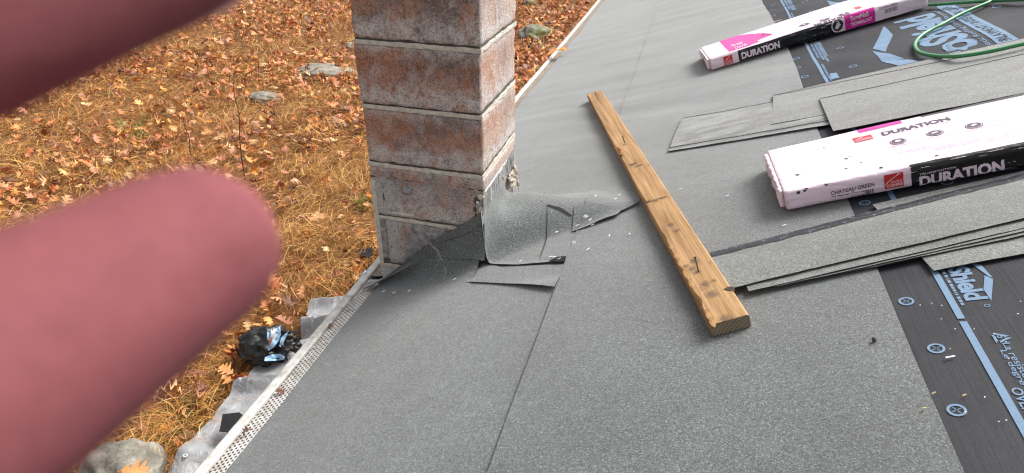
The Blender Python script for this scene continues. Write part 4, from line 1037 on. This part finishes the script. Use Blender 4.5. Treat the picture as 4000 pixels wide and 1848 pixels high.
bm.verts.index_update(); F = [tuple(x.index for x in f.verts) for f in bm.faces]; bm.free(); tag(mk('pebble', V, F, M['dark_chip']), 'small dark pebble alone on the grey roll', 'pebble')

# ------------------------------------------------------------------ on the ground: tarp, bags, scraps, rocks, stems
tout = [(560, 1990), (620, 1915), (672, 1848), (720, 1785), (770, 1722), (808, 1680), (845, 1640), (877, 1597), (895, 1568), (918, 1545), (952, 1509), (983, 1465), (1000, 1440), (1018, 1420), (1040, 1408), (1085, 1420), (1122, 1430), (1153, 1395), (1146, 1365), (1134, 1351), (1147, 1332), (1178, 1329), (1185, 1307), (1203, 1257), (1219, 1216), (1232, 1204), (1247, 1200), (1290, 1192), (1332, 1189)]
tg_ = [groundpt(x - 14, y - 6, GZ + .11)[:2] for x, y in tout]
tpoly = [(-.9, -1.2)] + [tuple(p) for p in [(-2.3, -1.2)] + tg_] + [(-.9, 2.45)]
P2, F2 = ngon_sheet(tpoly, .05)
def tarp_h(x, y):
    f = 0; k_ = 1.7
    for (yc, w, a, sl) in ((.98, .05, .10, .25), (1.06, .035, -.07, .25), (1.72, .07, .10, .2), (1.62, .05, -.08, .2), (1.36, .05, .05, -.3), (2.02, .04, .07, .5), (.35, .08, .05, .15), (-.3, .1, .06, .1)):
        f += k_ * a * math.exp(-((y - yc - sl * (x + 2.1)) / w) ** 2)
    f += .05 * mnoise.noise((x * 3, y * 3, 6)) + .035 * (1 - 2.6 * abs(mnoise.noise((x * 2.5 + y, y * 3.5, 2)))) + .012 * (1 - 2.6 * abs(mnoise.noise((x * 8 - y * 3, y * 8, 4)))) + .012 * mnoise.noise((x * 14, y * 14, 9))
    return GZ + .10 + f * .62 + .25 * max(0, x + 1.7)
tarp = empty('tarp', 'crumpled grey tarp spread on the grass below the gutter', 'tarp', (-1.9, .8, GZ))
mk('sheet', [(x, y, tarp_h(x, y)) for x, y in P2], F2, M['tarp'], tarp, smooth=True, solid=.002)
for px, py in ((1194, 1304), (724, 1796), (1280, 1236)):
    g = groundpt(px, py, GZ + .13); c = np.array([g[0] + .012, g[1], tarp_h(g[0], g[1]) + .006]); V = []
    for k in range(14):
        a = 2 * math.pi * k / 14
        for r, dz in ((.016, 0), (.013, .004), (.007, .003), (.006, -.002)): V.append(c + np.array([r * math.cos(a), r * math.sin(a), dz]))
    F = [(4 * k + j, 4 * ((k + 1) % 14) + j, 4 * ((k + 1) % 14) + j + 1, 4 * k + j + 1) for k in range(14) for j in range(3)]; mk('eyelet', V, F, M['eyelet'], tarp)
def scrap(pix, zf, label, seed):
    P2, F2 = ngon_sheet([tuple(groundpt(x, y, zf)[:2]) for x, y in pix], .04)
    V = [(x, y, zf + .008 * mnoise.noise((x * 9, y * 9, seed))) for x, y in P2]
    o = mk('roofing_scrap', V, F2, [M['scrap'], M['shingle_edge']], smooth=False); md = o.modifiers.new('thickness', 'SOLIDIFY'); md.thickness = .006; md.offset = -1; tag(o, label, 'scrap')
scrap([(870, 1619), (935, 1612), (972, 1640), (960, 1658), (910, 1690), (856, 1683)], GZ + .24, 'dark scrap of roofing lying on the grey tarp', 1)
scrap([(1398, 972), (1452, 969), (1456, 985), (1443, 1006), (1420, 1000)], GZ + .16, 'dark triangular roofing scrap in the grass beside the chimney', 2)
scrap([(1134, 1292), (1160, 1290), (1168, 1303), (1150, 1308)], GZ + .16, 'dark little roofing scrap in the grass between bag and tarp', 3)

def crumple(c, rx, ry, rz, seed, sub=4, sharp=.35):
    bm = bmesh.new(); bmesh.ops.create_icosphere(bm, subdivisions=sub, radius=1); V = []
    for v in bm.verts:
        p = v.co; f = 1 + sharp * (1 - 2.4 * abs(mnoise.noise(p * 1.9 + Vector((seed, 0, 0))))) + .16 * (1 - 2 * abs(mnoise.noise(p * 4.6 + Vector((0, seed, 0))))) + .05 * mnoise.noise(p * 11)
        V.append((c[0] + p.x * rx * f, c[1] + p.y * ry * f, c[2] + p.z * rz * f))
    bm.verts.index_update(); F = [tuple(x.index for x in f.verts) for f in bm.faces]; bm.free(); return V, F
cb = groundpt(1052, 1352, GZ + .16)
bag = empty('rubbish_bag', 'torn black plastic bag with pale blue and white film beside the tarp', 'bag', (cb[0], cb[1], GZ))
V, F = crumple(cb, .175, .13, .10, 4.2, 5, .42); mk('bag', V, F, M['bag'], bag, smooth=True)
def film_piece(name, pix, depth, mat, parent, seed, curl=.03):
    d0 = np.linalg.norm(cb - EYE) - depth if parent is bag else depth
    P2, F2 = ngon_sheet(pix, 12); V = []
    for x, y in P2:
        d = ray(x, y); d = d / np.linalg.norm(d); V.append(EYE + d * (d0 + curl * mnoise.noise((x * .03, y * .03, seed)) + .012 * mnoise.noise((x * .09, y * .09, seed))))
    o = mk(name, V, F2, mat, parent, smooth=True); md = o.modifiers.new('thickness', 'SOLIDIFY'); md.thickness = .0015; return o
z8 = lambda L: [(900 + x / 2.975, 1100 + y / 2.975) for x, y in L]
film_piece('film_strip', z8([(428, 575), (470, 555), (500, 550), (500, 640), (470, 700), (425, 668)]), .20, M['bag_blue'], bag, 1)
film_piece('film_strip', z8([(470, 560), (545, 545), (548, 620), (500, 700), (466, 690)]), .215, M['bag_white'], bag, 2)
film_piece('film_strip', z8([(540, 545), (580, 508), (584, 620), (560, 690), (500, 770), (440, 802), (446, 720), (505, 690)]), .222, M['bag_blue'], bag, 3)
film_piece('film_strip', z8([(645, 600), (668, 592), (660, 620), (590, 762), (568, 750), (585, 660)]), .19, M['bag_blue'], bag, 4)
film_piece('film_strip', z8([(400, 880), (470, 850), (575, 842), (630, 870), (625, 905), (520, 920), (395, 925)]), .19, M['bag_blue'], bag, 5, .06)
film_piece('bag_fold', z8([(520, 760), (600, 745), (690, 660), (690, 820), (620, 860), (530, 850)]), .10, M['bag'], bag, 6, .05)
film_piece('bag_fold', z8([(585, 570), (680, 590), (690, 660), (640, 720), (588, 700)]), .12, M['bag'], bag, 7, .05)
film_piece('red_scrap', z8([(445, 670), (480, 645), (492, 660), (450, 745), (440, 740)]), .235, plain('red_brown_scrap', (.20, .05, .03), .6), bag, 8)
cb2 = groundpt(1412, 1100, GZ + .12)
bag2 = empty('film_wad', 'pale blue film wadded with black plastic just behind the gutter by the chimney', 'rubbish', (cb2[0], cb2[1], GZ))
V, F = crumple(cb2 + np.array([.03, -.02, -.06]), .10, .08, .06, 8.8, 3); mk('bag', V, F, M['bag'], bag2)
film_piece('film_strip', [(1395, 1112), (1402, 1080), (1428, 1055), (1436, 1062), (1432, 1082), (1408, 1108)], np.linalg.norm(cb2 - EYE) - .12, M['bag_blue'], bag2, 9)

def rock(px, py, wpx, hx, hy, hz, label, mat, seed, sink=.35):
    g = groundpt(px, py); g[2] = gh(g[0], g[1]); r = wpx * np.linalg.norm(g - EYE) / FPX / 2; bm = bmesh.new(); bmesh.ops.create_icosphere(bm, subdivisions=4, radius=1); V = []
    for v in bm.verts:
        p = v.co; f = 1 + .32 * mnoise.noise(p * 1.1 + Vector((seed, 0, 0))) + .14 * mnoise.noise(p * 2.6 + Vector((seed, 0, 0))) + .05 * mnoise.noise(p * 7)
        q = Vector((round(p.x * 2.2) / 2.2, round(p.y * 2.2) / 2.2, round(p.z * 2.2) / 2.2)); p = p.lerp(q, .28)
        V.append((g[0] + p.x * hx * r * f, g[1] + p.y * hy * r * f, g[2] + (p.z * hz * f + hz * (1 - 2 * sink)) * r))
    bm.verts.index_update(); F = [tuple(x.index for x in f.verts) for f in bm.faces]; bm.free(); tag(mk('rock', V, F, mat, smooth=True), label, 'rock')
rock(2082, 155, 118, 1, 1.0, .62, 'grey boulder with green moss beyond the chimney, among fallen leaves', M['mossrock'], 1)
rock(2062, 25, 60, 1, .9, .5, 'small mossy grey rock behind the boulder, at the top by the chimney', M['mossrock'], 2)
rock(2080, 192, 34, 1, 1, .5, 'bluish stone in the leaves in front of the mossy boulder', M['dark_rock'], 3)
rock(2094, 190, 22, 1, 1, .5, 'little bluish stone right of its twin in the leaves', M['dark_rock'], 31)
rock(2140, 98, 26, 1, 1, .4, 'small flat bluish stone between the boulder and the roof edge', M['dark_rock'], 32)
rock(1262, 298, 210, 1, .75, .24, 'wide flat pale rock half buried in the grass left of the chimney', M['rock'], 4, .3)
rock(1028, 398, 110, 1, .8, .42, 'pale rock in the grass in the middle of the slope', M['rock'], 5, .3)
rock(1376, 195, 70, 1, .9, .5, 'pale rock peeping out from behind the left edge of the chimney', M['rock'], 6)
rock(1352, 430, 60, 1, .8, .3, 'grey stone in the shade of the grass left of the chimney', M['rock'], 7)
rock(705, 662, 100, 1, .6, .25, 'low pale rock just above the tip of the blurred finger', M['rock'], 9, .3)
rock(935, 622, 36, 1, .8, .4, 'small pale stone at the foot of the dark stem', M['rock'], 10)
rock(495, 1900, 270, 1, .8, .75, 'pale rock beside the tarp, partly hidden by the blurred finger', M['rock'], 8, .25)

def stem(pix, label, mat, r0=.008, twigs=0, seed=1):
    bx, by = pix[0]; g = groundpt(bx, by); g[2] = gh(g[0], g[1]); dist = np.linalg.norm((g - EYE)[:2]); rr = random.Random(seed); P = []
    for i, (x, y) in enumerate(pix):
        d = ray(x, y); k = dist / np.linalg.norm(d[:2]); q = EYE + d * k; P.append(q + np.array([rr.uniform(-.01, .01), rr.uniform(-.05, .05) * i / len(pix), 0]))
    P[0] = g - np.array([0, 0, .03]); P = catmull(P, 5); n = len(P); parts = [tube(P, [r0 * (1 - .75 * i / n) for i in range(n)], 6)]
    for k in range(twigs):
        i = rr.randint(n // 3, n - 2); a = P[i]; L = rr.uniform(.05, .16); an = rr.uniform(0, 6.28); b = a + np.array([math.cos(an) * L * .6, math.sin(an) * L * .6, L]); parts.append(tube([a, (a + b) / 2 + .01, b], [r0 * .35, r0 * .3, r0 * .15], 5))
    V, F = join(parts); tag(mk('dead_stem', V, F, mat), label, 'plant stem')
stem([(957, 705), (944, 620), (937, 540), (930, 450), (922, 350), (919, 262)], 'tall thin dark stem standing in the grass left of the chimney', M['stem'], .009, 5, 1)
stem([(758, 655), (748, 600), (735, 540), (720, 480), (712, 420)], 'shorter dark stem rising just above the blurred fingertip', M['stem'], .009, 4, 2)
for i, pp in enumerate((((1008, 335), (1000, 270), (985, 200), (975, 140)), ((1010, 335), (1008, 260), (1012, 190)), ((1004, 335), (992, 280), (968, 240), (935, 215)))):
    stem(pp, ('pale upright stalk in the clump of dry stalks', 'middle stalk of the dry clump, straight and dark', 'pale stalk of the dry clump leaning over to the left')[i], M['straw_stem'] if i != 1 else M['stem'], .007, 3, 10 + i)

# ------------------------------------------------------------------ dry grass, one matted mass
def fbm_az(x, y): return mnoise.noise((x * .8, y * .8, 3)) * 3.5 + mnoise.noise((x * 2.6, y * 2.6, 8)) * 2.0
def on_grass(x, y):
    if x > -1.7 and y < 30: return False
    if x > -2.22 and -2.0 < y < 2.1: return False
    return True
NB = 150000
az = rng.uniform(R_(72), R_(178), NB * 2); rr_ = 2.3 + 22.5 * rng.uniform(0, 1, NB * 2) ** 1.15
bx, by = EYE[0] + rr_ * np.cos(az), EYE[1] + rr_ * np.sin(az)
keep = ~((bx > -1.7) | ((bx > -2.22) & (by < 2.1)))
litter = 1 / (1 + np.exp(-((bx + 3.3) * 2.2 + np.clip(by - 9, -4, 3) * .8)))                 # leaf-covered ground right of the stack
farthin = np.clip((rr_ - 9) / 12, 0, 1) * .6
keep &= rng.uniform(0, 1, NB * 2) > np.maximum(litter * .93, farthin)
bx, by, rr_ = bx[keep][:NB], by[keep][:NB], rr_[keep][:NB]; n = len(bx)
gz = np.array([gh(x, y) for x, y in zip(bx, by)]); fz = np.array([fbm_az(x, y) for x, y in zip(bx, by)])
tuft = np.array([mnoise.noise((x * 1.5, y * 1.5, 12)) for x, y in zip(bx, by)])
phi = fz + rng.normal(0, 1.35, n); L = rng.uniform(.10, .30, n) * (1 + 1.0 * np.clip(tuft, -.5, 1)); e0 = np.abs(rng.normal(.42, .42, n)) + .05 + .9 * np.clip(tuft, 0, 1)
wid = (.0026 + .0026 * rng.uniform(0, 1, n)) * (1 + np.clip(rr_ - 5, 0, 20) * .10)
dx, dy = np.cos(phi), np.sin(phi); sx, sy = -dy, dx
elevs = [e0, e0 * .55, e0 * .05 - .15]
P = np.stack([bx, by, gz + .012 + rng.uniform(0, .07, n) * (1 + np.clip(tuft, 0, 1))], 1); V = np.zeros((n, 7, 3)); seg = L / 3
roll = rng.uniform(-.9, .9, n)
for k in range(4):
    w = wid * (1.0, .9, .65, 0)[k] * .5
    side = np.stack([sx * np.cos(roll), sy * np.cos(roll), np.sin(roll)], 1) * w[:, None]
    if k < 3: V[:, 2 * k], V[:, 2 * k + 1] = P - side, P + side
    else: V[:, 6] = P
    if k < 3:
        e = elevs[k]; P = P + np.stack([dx * np.cos(e), dy * np.cos(e), np.sin(e)], 1) * seg[:, None]
        P[:, 2] = np.maximum(P[:, 2], gz + .01)
base = (np.arange(n) * 7)[:, None]
Q = np.concatenate([base + np.array([0, 1, 3, 2]), base + np.array([2, 3, 5, 4])], 1).reshape(-1, 4); T = base + np.array([4, 5, 6])
def fast_mesh(name, V, quads, tris, mats, tint, midx=None):
    me = bpy.data.meshes.new(name); V = V.reshape(-1, 3); me.vertices.add(len(V)); me.vertices.foreach_set('co', V.astype(np.float32).ravel())
    nq, nt = len(quads), len(tris); li = np.concatenate([quads.ravel(), tris.ravel()]).astype(np.int32)
    me.loops.add(len(li)); me.loops.foreach_set('vertex_index', li); me.polygons.add(nq + nt)
    st = np.concatenate([np.arange(nq) * 4, nq * 4 + np.arange(nt) * 3]).astype(np.int32); me.polygons.foreach_set('loop_start', st)
    at = me.color_attributes.new('tint', 'FLOAT_COLOR', 'POINT'); at.data.foreach_set('color', np.concatenate([tint, np.ones((len(tint), 1))], 1).astype(np.float32).ravel())
    me.materials.append(mats); me.update(calc_edges=True); me.validate(); o = bpy.data.objects.new(name, me); COL.objects.link(o); return o
pal = np.array([(.62, .33, .075), (.54, .25, .05), (.70, .44, .15), (.46, .18, .035), (.58, .30, .06), (.28, .11, .025), (.74, .52, .22), (.34, .27, .07)])
ci = rng.choice(len(pal), n, p=[.22, .2, .13, .14, .16, .06, .06, .03]); patch_ = np.array([mnoise.noise((x * .5, y * .5, 33)) for x, y in zip(bx, by)]); dk_ = np.clip(tuft * 1.0 + .12, 0, 1)[:, None]
tint = pal[ci] * rng.uniform(.55, 1.3, (n, 1)); tint = tint * (1 - dk_) * np.array([.86, .74, .62]) + dk_ * tint * np.array([1.15, 1.2, 1.25]) ; tint = tint * (1 + np.clip(patch_, -.5, .5)[:, None] * np.array([.15, .35, .5]))
tint = np.repeat(tint[:, None], 7, 1).reshape(-1, 3)
tag(fast_mesh('dry_grass', V, Q, T, M['blade'], tint), kind='stuff', label='matted straw coloured dry grass')
def tuft_thing(px, py, label, cols, nb, h, seed, spread=.10, name='grass_tuft'):
    r = np.random.default_rng(seed); g = groundpt(px, py); g[2] = gh(g[0], g[1]); V, F = [], []
    for k in range(nb):
        a = r.uniform(0, 6.28); p = g + np.array([r.normal(0, spread * .4), r.normal(0, spread * .4), .0]); e = r.uniform(.7, 1.4); l = h * r.uniform(.5, 1.1); sd_ = np.array([-math.sin(a), math.cos(a), 0]) * .005
        for j, (w, ee) in enumerate(((1, e), (.8, e * .7), (.5, e * .2), (.1, 0))):
            V += [p - sd_ * w, p + sd_ * w]; p = p + np.array([math.cos(a) * math.cos(ee), math.sin(a) * math.cos(ee), math.sin(ee)]) * l / 3
        b = len(V) - 8
        for j in range(3): F.append((b + 2 * j, b + 2 * j + 1, b + 2 * j + 3, b + 2 * j + 2))
    tag(mk(name, V, F, plain('tuft_' + name + str(seed), cols, .55, .4, 6)), label, 'grass tuft')
tuft_thing(552, 530, 'bright green tuft of grass on the slope above the blurred fingertip', (.17, .24, .035), 60, .42, 1, .3)
tuft_thing(1425, 815, 'yellow green grass tuft close to the left edge of the chimney', (.22, .23, .04), 50, .25, 2, .2)
tuft_thing(755, 1640, 'green grass tuft between the tarp and the blurred finger', (.12, .15, .03), 50, .22, 3, .2)

# ------------------------------------------------------------------ fallen oak leaves
prof_l = [(0, .012), (.10, .02), (.14, .07), (.19, .21), (.25, .25), (.28, .12), (.34, .11), (.40, .32), (.48, .40), (.53, .20), (.58, .14), (.66, .33), (.74, .36), (.77, .17), (.83, .13), (.90, .20), (.95, .10), (1.0, .0)]
def leaf_geo(curl, twist, seed, closed=.0):
    r = random.Random(seed); V, F = [], []; pf = [(x, max(.004, w * r.uniform(.8, 1.2)), max(.004, w * r.uniform(.8, 1.2))) for x, w in prof_l]
    for x, wl, wr in pf:
        z0 = curl * .6 * math.sin(math.pi * x) + twist * (x - .5) ** 2
        for w, s_ in ((wl, 1), (0, 0), (wr, -1)):
            sh = .10 * (w / .3) if w else 0; V.append((x + sh - .5, s_ * w * (1 - .3 * closed), z0 + (abs(curl) + closed) * w * w * 1.9 + .03 * s_ * math.sin(x * 9 + seed)))
    for i in range(len(pf) - 1):
        a = 3 * i; F += [(a, a + 1, a + 4, a + 3), (a + 1, a + 2, a + 5, a + 4)]
    return np.array(V), F
LG = [leaf_geo(c, t, k, cl) for k, (c, t, cl) in enumerate(((.2, .2, 0), (-.25, .3, .3), (.45, -.3, .8), (.1, .6, .4), (-.4, .2, 0), (.5, .5, 1.2)))]
lm = {}
for gi, (v, f) in enumerate(LG):
    for mi, m in enumerate(LEAFM):
        me = bpy.data.meshes.new('oak_leaf'); me.from_pydata(v.tolist(), [], f); me.materials.append(m); me.update(); lm[gi, mi] = me
NLF = 15000
az = rng.uniform(R_(72), R_(178), NLF * 3); rl = 2.4 + 22 * rng.uniform(0, 1, NLF * 3) ** .85
lx, ly = EYE[0] + rl * np.cos(az), EYE[1] + rl * np.sin(az)
lit = 1 / (1 + np.exp(-((lx + 3.3) * 2.2 + np.clip(ly - 9, -4, 3) * .8)))
patchy = np.array([mnoise.noise((x * .55, y * .55, 21)) for x, y in zip(lx, ly)])
far_ = np.clip((rl - 6) / 12, 0, 1)
keep = (lx < -1.75) & ~((lx > -2.2) & (ly < 2.15)) & (rng.uniform(0, 1, NLF * 3) < np.clip(.20 + .52 * far_ + .8 * patchy * (.5 + far_) + lit * 1.2, .10, 1))
lx, ly, rl, lit = lx[keep][:NLF], ly[keep][:NLF], rl[keep][:NLF], lit[keep][:NLF]; nL_ = len(lx)
lz = np.array([gh(x, y) for x, y in zip(lx, ly)]) + .055 + rng.uniform(.02, .10, nL_) * (1 - lit)
size = rng.uniform(.10, .19, nL_); yaw = rng.uniform(0, 6.28, nL_); pit = rng.normal(0, .5, nL_); rol = rng.normal(0, .5, nL_) + (rng.uniform(0, 1, nL_) < .35) * math.pi
mi_ = rng.choice(6, nL_, p=[.27, .26, .08, .17, .09, .13]); gi_ = rng.choice(6, nL_)
px_ = project(np.stack([lx, ly, lz], 1))
def inpoly(p, poly):
    x, y = p; c = False; j = len(poly) - 1
    for i in range(len(poly)):
        if (poly[i][1] > y) != (poly[j][1] > y) and x < (poly[j][0] - poly[i][0]) * (y - poly[i][1]) / (poly[j][1] - poly[i][1]) + poly[i][0]: c = not c
        j = i
    return c
COVER = [[(0, 940), (500, 760), (770, 640), (1000, 760), (1090, 1000), (1060, 1260), (800, 1600), (480, 1848), (0, 1900)], [(-50, 480), (250, 370), (700, 130), (880, -10), (-50, -20)], [(1365, 0), (2035, 0), (2015, 600), (1488, 1020)], [(700, 1860), (1490, 1015), (2030, 370), (2400, -60), (4100, -60), (4100, 1860)]]
vis = [i for i in range(nL_) if -10 < px_[i, 0] < 2400 and -5 < px_[i, 1] < 1853 and not any(inpoly(px_[i], q) for q in COVER)]
vis.sort(key=lambda i: rl[i] / size[i]); single = set(vis[:296])
LNAME = ['tan', 'rust brown', 'pale buff', 'pinkish brown', 'bright orange', 'dark brown']
for i in single:
    o = bpy.data.objects.new('oak_leaf', lm[int(gi_[i]), int(mi_[i])]); COL.objects.link(o)
    o.location = (lx[i], ly[i], lz[i] + .012); o.rotation_euler = (rol[i], pit[i], yaw[i]); o.scale = (size[i],) * 3
    nm = ('flat ' if gi_[i] in (0, 3) else 'curled ' if gi_[i] in (2, 5) else 'arched ') + LNAME[mi_[i]]; X, Y = px_[i]
    zone = ('beyond the chimney near the mossy boulder' if X > 1900 else 'between the tarp and the blurred fingers' if Y > 1290 else 'right of the blurred fingertip below the dark scrap' if Y > 1000 else
            'close to the left edge of the chimney' if X > 1150 else 'around the tall dark stem' if X > 800 else 'in the grass between the two blurred fingers')
    tag(o, nm + ' oak leaf ' + zone, 'leaf', nm + ' oak leaves ' + zone)
LV, LQ, LT_ = [], [], []; b = 0
lpal = np.array([(.66, .29, .09), (.54, .175, .06), (.74, .45, .21), (.58, .23, .13), (.70, .27, .045), (.2, .075, .04)])
from mathutils import Euler
for i in range(nL_):
    if i in single: continue
    v, f = LG[gi_[i]]; m = np.array(Euler((rol[i], pit[i], yaw[i])).to_matrix()); w = (v * size[i]) @ m.T + np.array([lx[i], ly[i], lz[i]])
    LV.append(w); LQ.append(np.array(f) + b); b += len(v); LT_.append(np.repeat((lpal[mi_[i]] * rng.uniform(.7, 1.2))[None], len(v), 0))
tag(fast_mesh('leaf_litter', np.concatenate(LV), np.concatenate(LQ), np.zeros((0, 3), int), M['litter'], np.concatenate(LT_)), kind='stuff', label='fallen leaves carpeting the ground')
def placed_leaf(P, sz, rot, gi, mi, label, nrm=None):
    o = bpy.data.objects.new('oak_leaf', lm[gi, mi]); COL.objects.link(o); o.location = Vector(P); o.rotation_euler = rot; o.scale = (sz,) * 3; tag(o, label, 'leaf')
placed_leaf(W(*roofpt(2172, 214, .03), .035), .20, (-.1, -.3, .3), 0, 4, 'orange leaf caught on the gutter lip beyond the chimney')
placed_leaf(camw(*(np.array([(520 - CX) / FPX, (1846 - CY) / FPX, 1.0]) * 3.30)), .15, (.1, .2, .4), 0, 0, 'tan leaf lying on the pale rock at the bottom edge')
placed_leaf(np.array(Mb @ (on_board(2436, 602) + Vector((0, 0, .014)))), .062, (2.7, .2, 1.1), 5, 2, 'curled pale dry leaf lying on the wooden board beside a nail')
placed_leaf(np.array(Mb @ (on_board(2415, 600) + Vector((0, .002, .012)))), .035, (.4, .5, -.6), 5, 4, 'small curled orange leaf bit at the edge of the wooden board')
for k, (t, w) in enumerate(((-.62, .5), (-.30, .3), (-.78, .6))):
    placed_leaf(W(-.505 + .08 * w, t, .008), .03, (.2, .1, k * 2.0), k, 5, ('dark leaf fragment on the gutter guard nearest the eye', 'dark leaf fragment on the gutter guard close to the chimney', 'dark leaf fragment at the lower end of the gutter guard')[k])

# ------------------------------------------------------------------ hand holding the camera, two fingers before the lens
def capsule(a, b, ra, rb, n=9, seg=14):
    a, b = np.array(a, float), np.array(b, float); ax = b - a; L = np.linalg.norm(ax); ax /= L; P, Rr = [], []
    for k in range(5): w = math.pi / 2 * (1 - k / 4); P.append(a - ax * ra * math.sin(w)); Rr.append(max(1e-5, ra * math.cos(w)))
    for k in range(1, n): P.append(a + ax * L * k / n); Rr.append(ra + (rb - ra) * k / n)
    for k in range(5): w = math.pi / 2 * k / 4; P.append(b + ax * rb * math.sin(w)); Rr.append(max(1e-5, rb * math.cos(w)))
    return tube(P, Rr, seg)
fing = {
 'middle': [(-.0277, .0011, .0540), (-.0336, .0110, .0325), (-.0415, .0245, .0105), (-.064, .052, -.020)],
 'index': [(-.0278, -.0264, .0520), (-.0362, -.0135, .0360), (-.0465, .0030, .0150), (-.0690, .028, -.018)],
 'ring': [(-.030, .055, .020), (-.047, .058, .036), (-.060, .060, .012), (-.060, .074, -.024)],
 'little': [(-.036, .078, .004), (-.048, .080, .016), (-.058, .082, -.004), (-.055, .092, -.030)],
 'thumb': [(-.040, .004, -.052), (-.056, .014, -.056), (-.074, .040, -.054), (-.090, .066, -.058)]}
rad = {'middle': (.0075, .0084, .0094, .0110), 'index': (.0075, .0083, .0093, .0112), 'ring': (.0070, .0078, .0088, .0108), 'little': (.006, .0066, .0076, .0100), 'thumb': (.0090, .0102, .0118, .0150)}
parts = []
for k, ch in fing.items():
    for i in range(3): parts.append(capsule(ch[i], ch[i + 1], rad[k][i], rad[k][i + 1]))
wrist = np.array((-.118, .118, -.078)); elbow = np.array((-.27, .30, -.20))
for k in fing: parts.append(capsule(fing[k][3], wrist + (np.array(fing[k][3]) - wrist) * .12, rad[k][3] * 1.05, .017))
parts += [capsule(fing['index'][3], fing['little'][3], .0125, .0115), capsule(fing['middle'][3], fing['thumb'][3], .013, .016), capsule(wrist, elbow, .026, .038)]
HV, HF = join(parts); HO = camw(-.09, .08, -.05)
hand = empty('person', "out of focus pink fingers of a hand reaching in from the left over the lens", 'person', HO)
me = bpy.data.meshes.new('hand'); me.from_pydata([tuple(camw(*p) - HO) for p in HV], [], HF); ho = bpy.data.objects.new('hand_raw', me); COL.objects.link(ho)
rm = ho.modifiers.new('one_surface', 'REMESH'); rm.mode = 'VOXEL'; rm.voxel_size = .0013
smo = ho.modifiers.new('smooth', 'SMOOTH'); smo.factor = .5; smo.iterations = 9
dg = bpy.context.evaluated_depsgraph_get(); hm = bpy.data.meshes.new_from_object(ho.evaluated_get(dg)); bpy.data.objects.remove(ho)
hm.materials.clear(); hm.materials.append(M['skin']); hm.polygons.foreach_set('use_smooth', np.ones(len(hm.polygons), bool))
ho = bpy.data.objects.new('hand', hm); COL.objects.link(ho); ho.parent = hand; BASE['hand'] = HO
for k in fing:
    a, b = np.array(fing[k][0]), np.array(fing[k][1]); ax = (a - b) / np.linalg.norm(a - b); dor = np.array([-.35, -.05, .95]) if k != 'thumb' else np.array([0, -.4, -.9]); dor -= ax * (dor @ ax); dor /= np.linalg.norm(dor); sd3 = np.cross(ax, dor); r = rad[k][0]
    V = [camw(*(a + ax * (x * r * .9 + r * .15) + (dor * math.cos(w) + sd3 * math.sin(w)) * r * (1.06 - .25 * max(0, x - .3)))) for x in lin(-.9, .85, 7) for w in lin(-.75, .75, 7)]
    mk('fingernail', V, grid_faces(7, 7), M['nailskin'], hand, smooth=True, solid=.0006)
sl = []
for i, q in enumerate(lin(.12, 1.0, 12)):
    c = wrist + (elbow - wrist) * q; sl.append(c)
V, F = tube([camw(*p) for p in sl], [.036 + .016 * i / 11 + .0025 * math.sin(i * 2.1) for i in range(12)], 22, False); mk('sleeve', V, F, M['sleeve'], hand, smooth=True, solid=.003)

for o in bpy.data.objects:
    if o.name.split('.')[0] in ('fine_print', 'barcode', 'scuff_mark'): o['kind'] = 'stuff'
shade_phone = empty('phone', 'dark phone behind the lens, unseen, added to shade the fingers', 'phone', camw(.04, -.02, -.008))  # out-of-view body added behind the eye so it keeps skylight off the fingers
pv = [camw(x, y, z) for x, y, z in box(-.034, .122, -.060, .015, -.0100, -.0025)[0]]
po = mk('body', pv, box(0, 1, 0, 1, 0, 1)[1], plain('phone_back', (.03, .032, .036), .35), shade_phone); bvm = po.modifiers.new('edge', 'BEVEL'); bvm.width = .003; bvm.segments = 3
V, F = tube([camw(0, 0, -.0024), camw(0, 0, -.0014)], .0075, 28); mk('lens_ring', V, F, plain('lens_surround', (.02, .02, .022), .2), shade_phone)
for o in bpy.data.objects:
    if o.type == 'MESH' and o.modifiers.get('thickness'):
        es = o.modifiers.new('crisp_edges', 'EDGE_SPLIT'); es.split_angle = R_(42)
# dark cut edges on the roll pieces
for o in bpy.data.objects:
    md = o.modifiers.get('thickness') if o.type == 'MESH' else None
    if md and o.data.materials and o.data.materials[0] == M['roll']:
        o.data.materials.append(M['shingle_edge']); md.material_offset_rim = 1
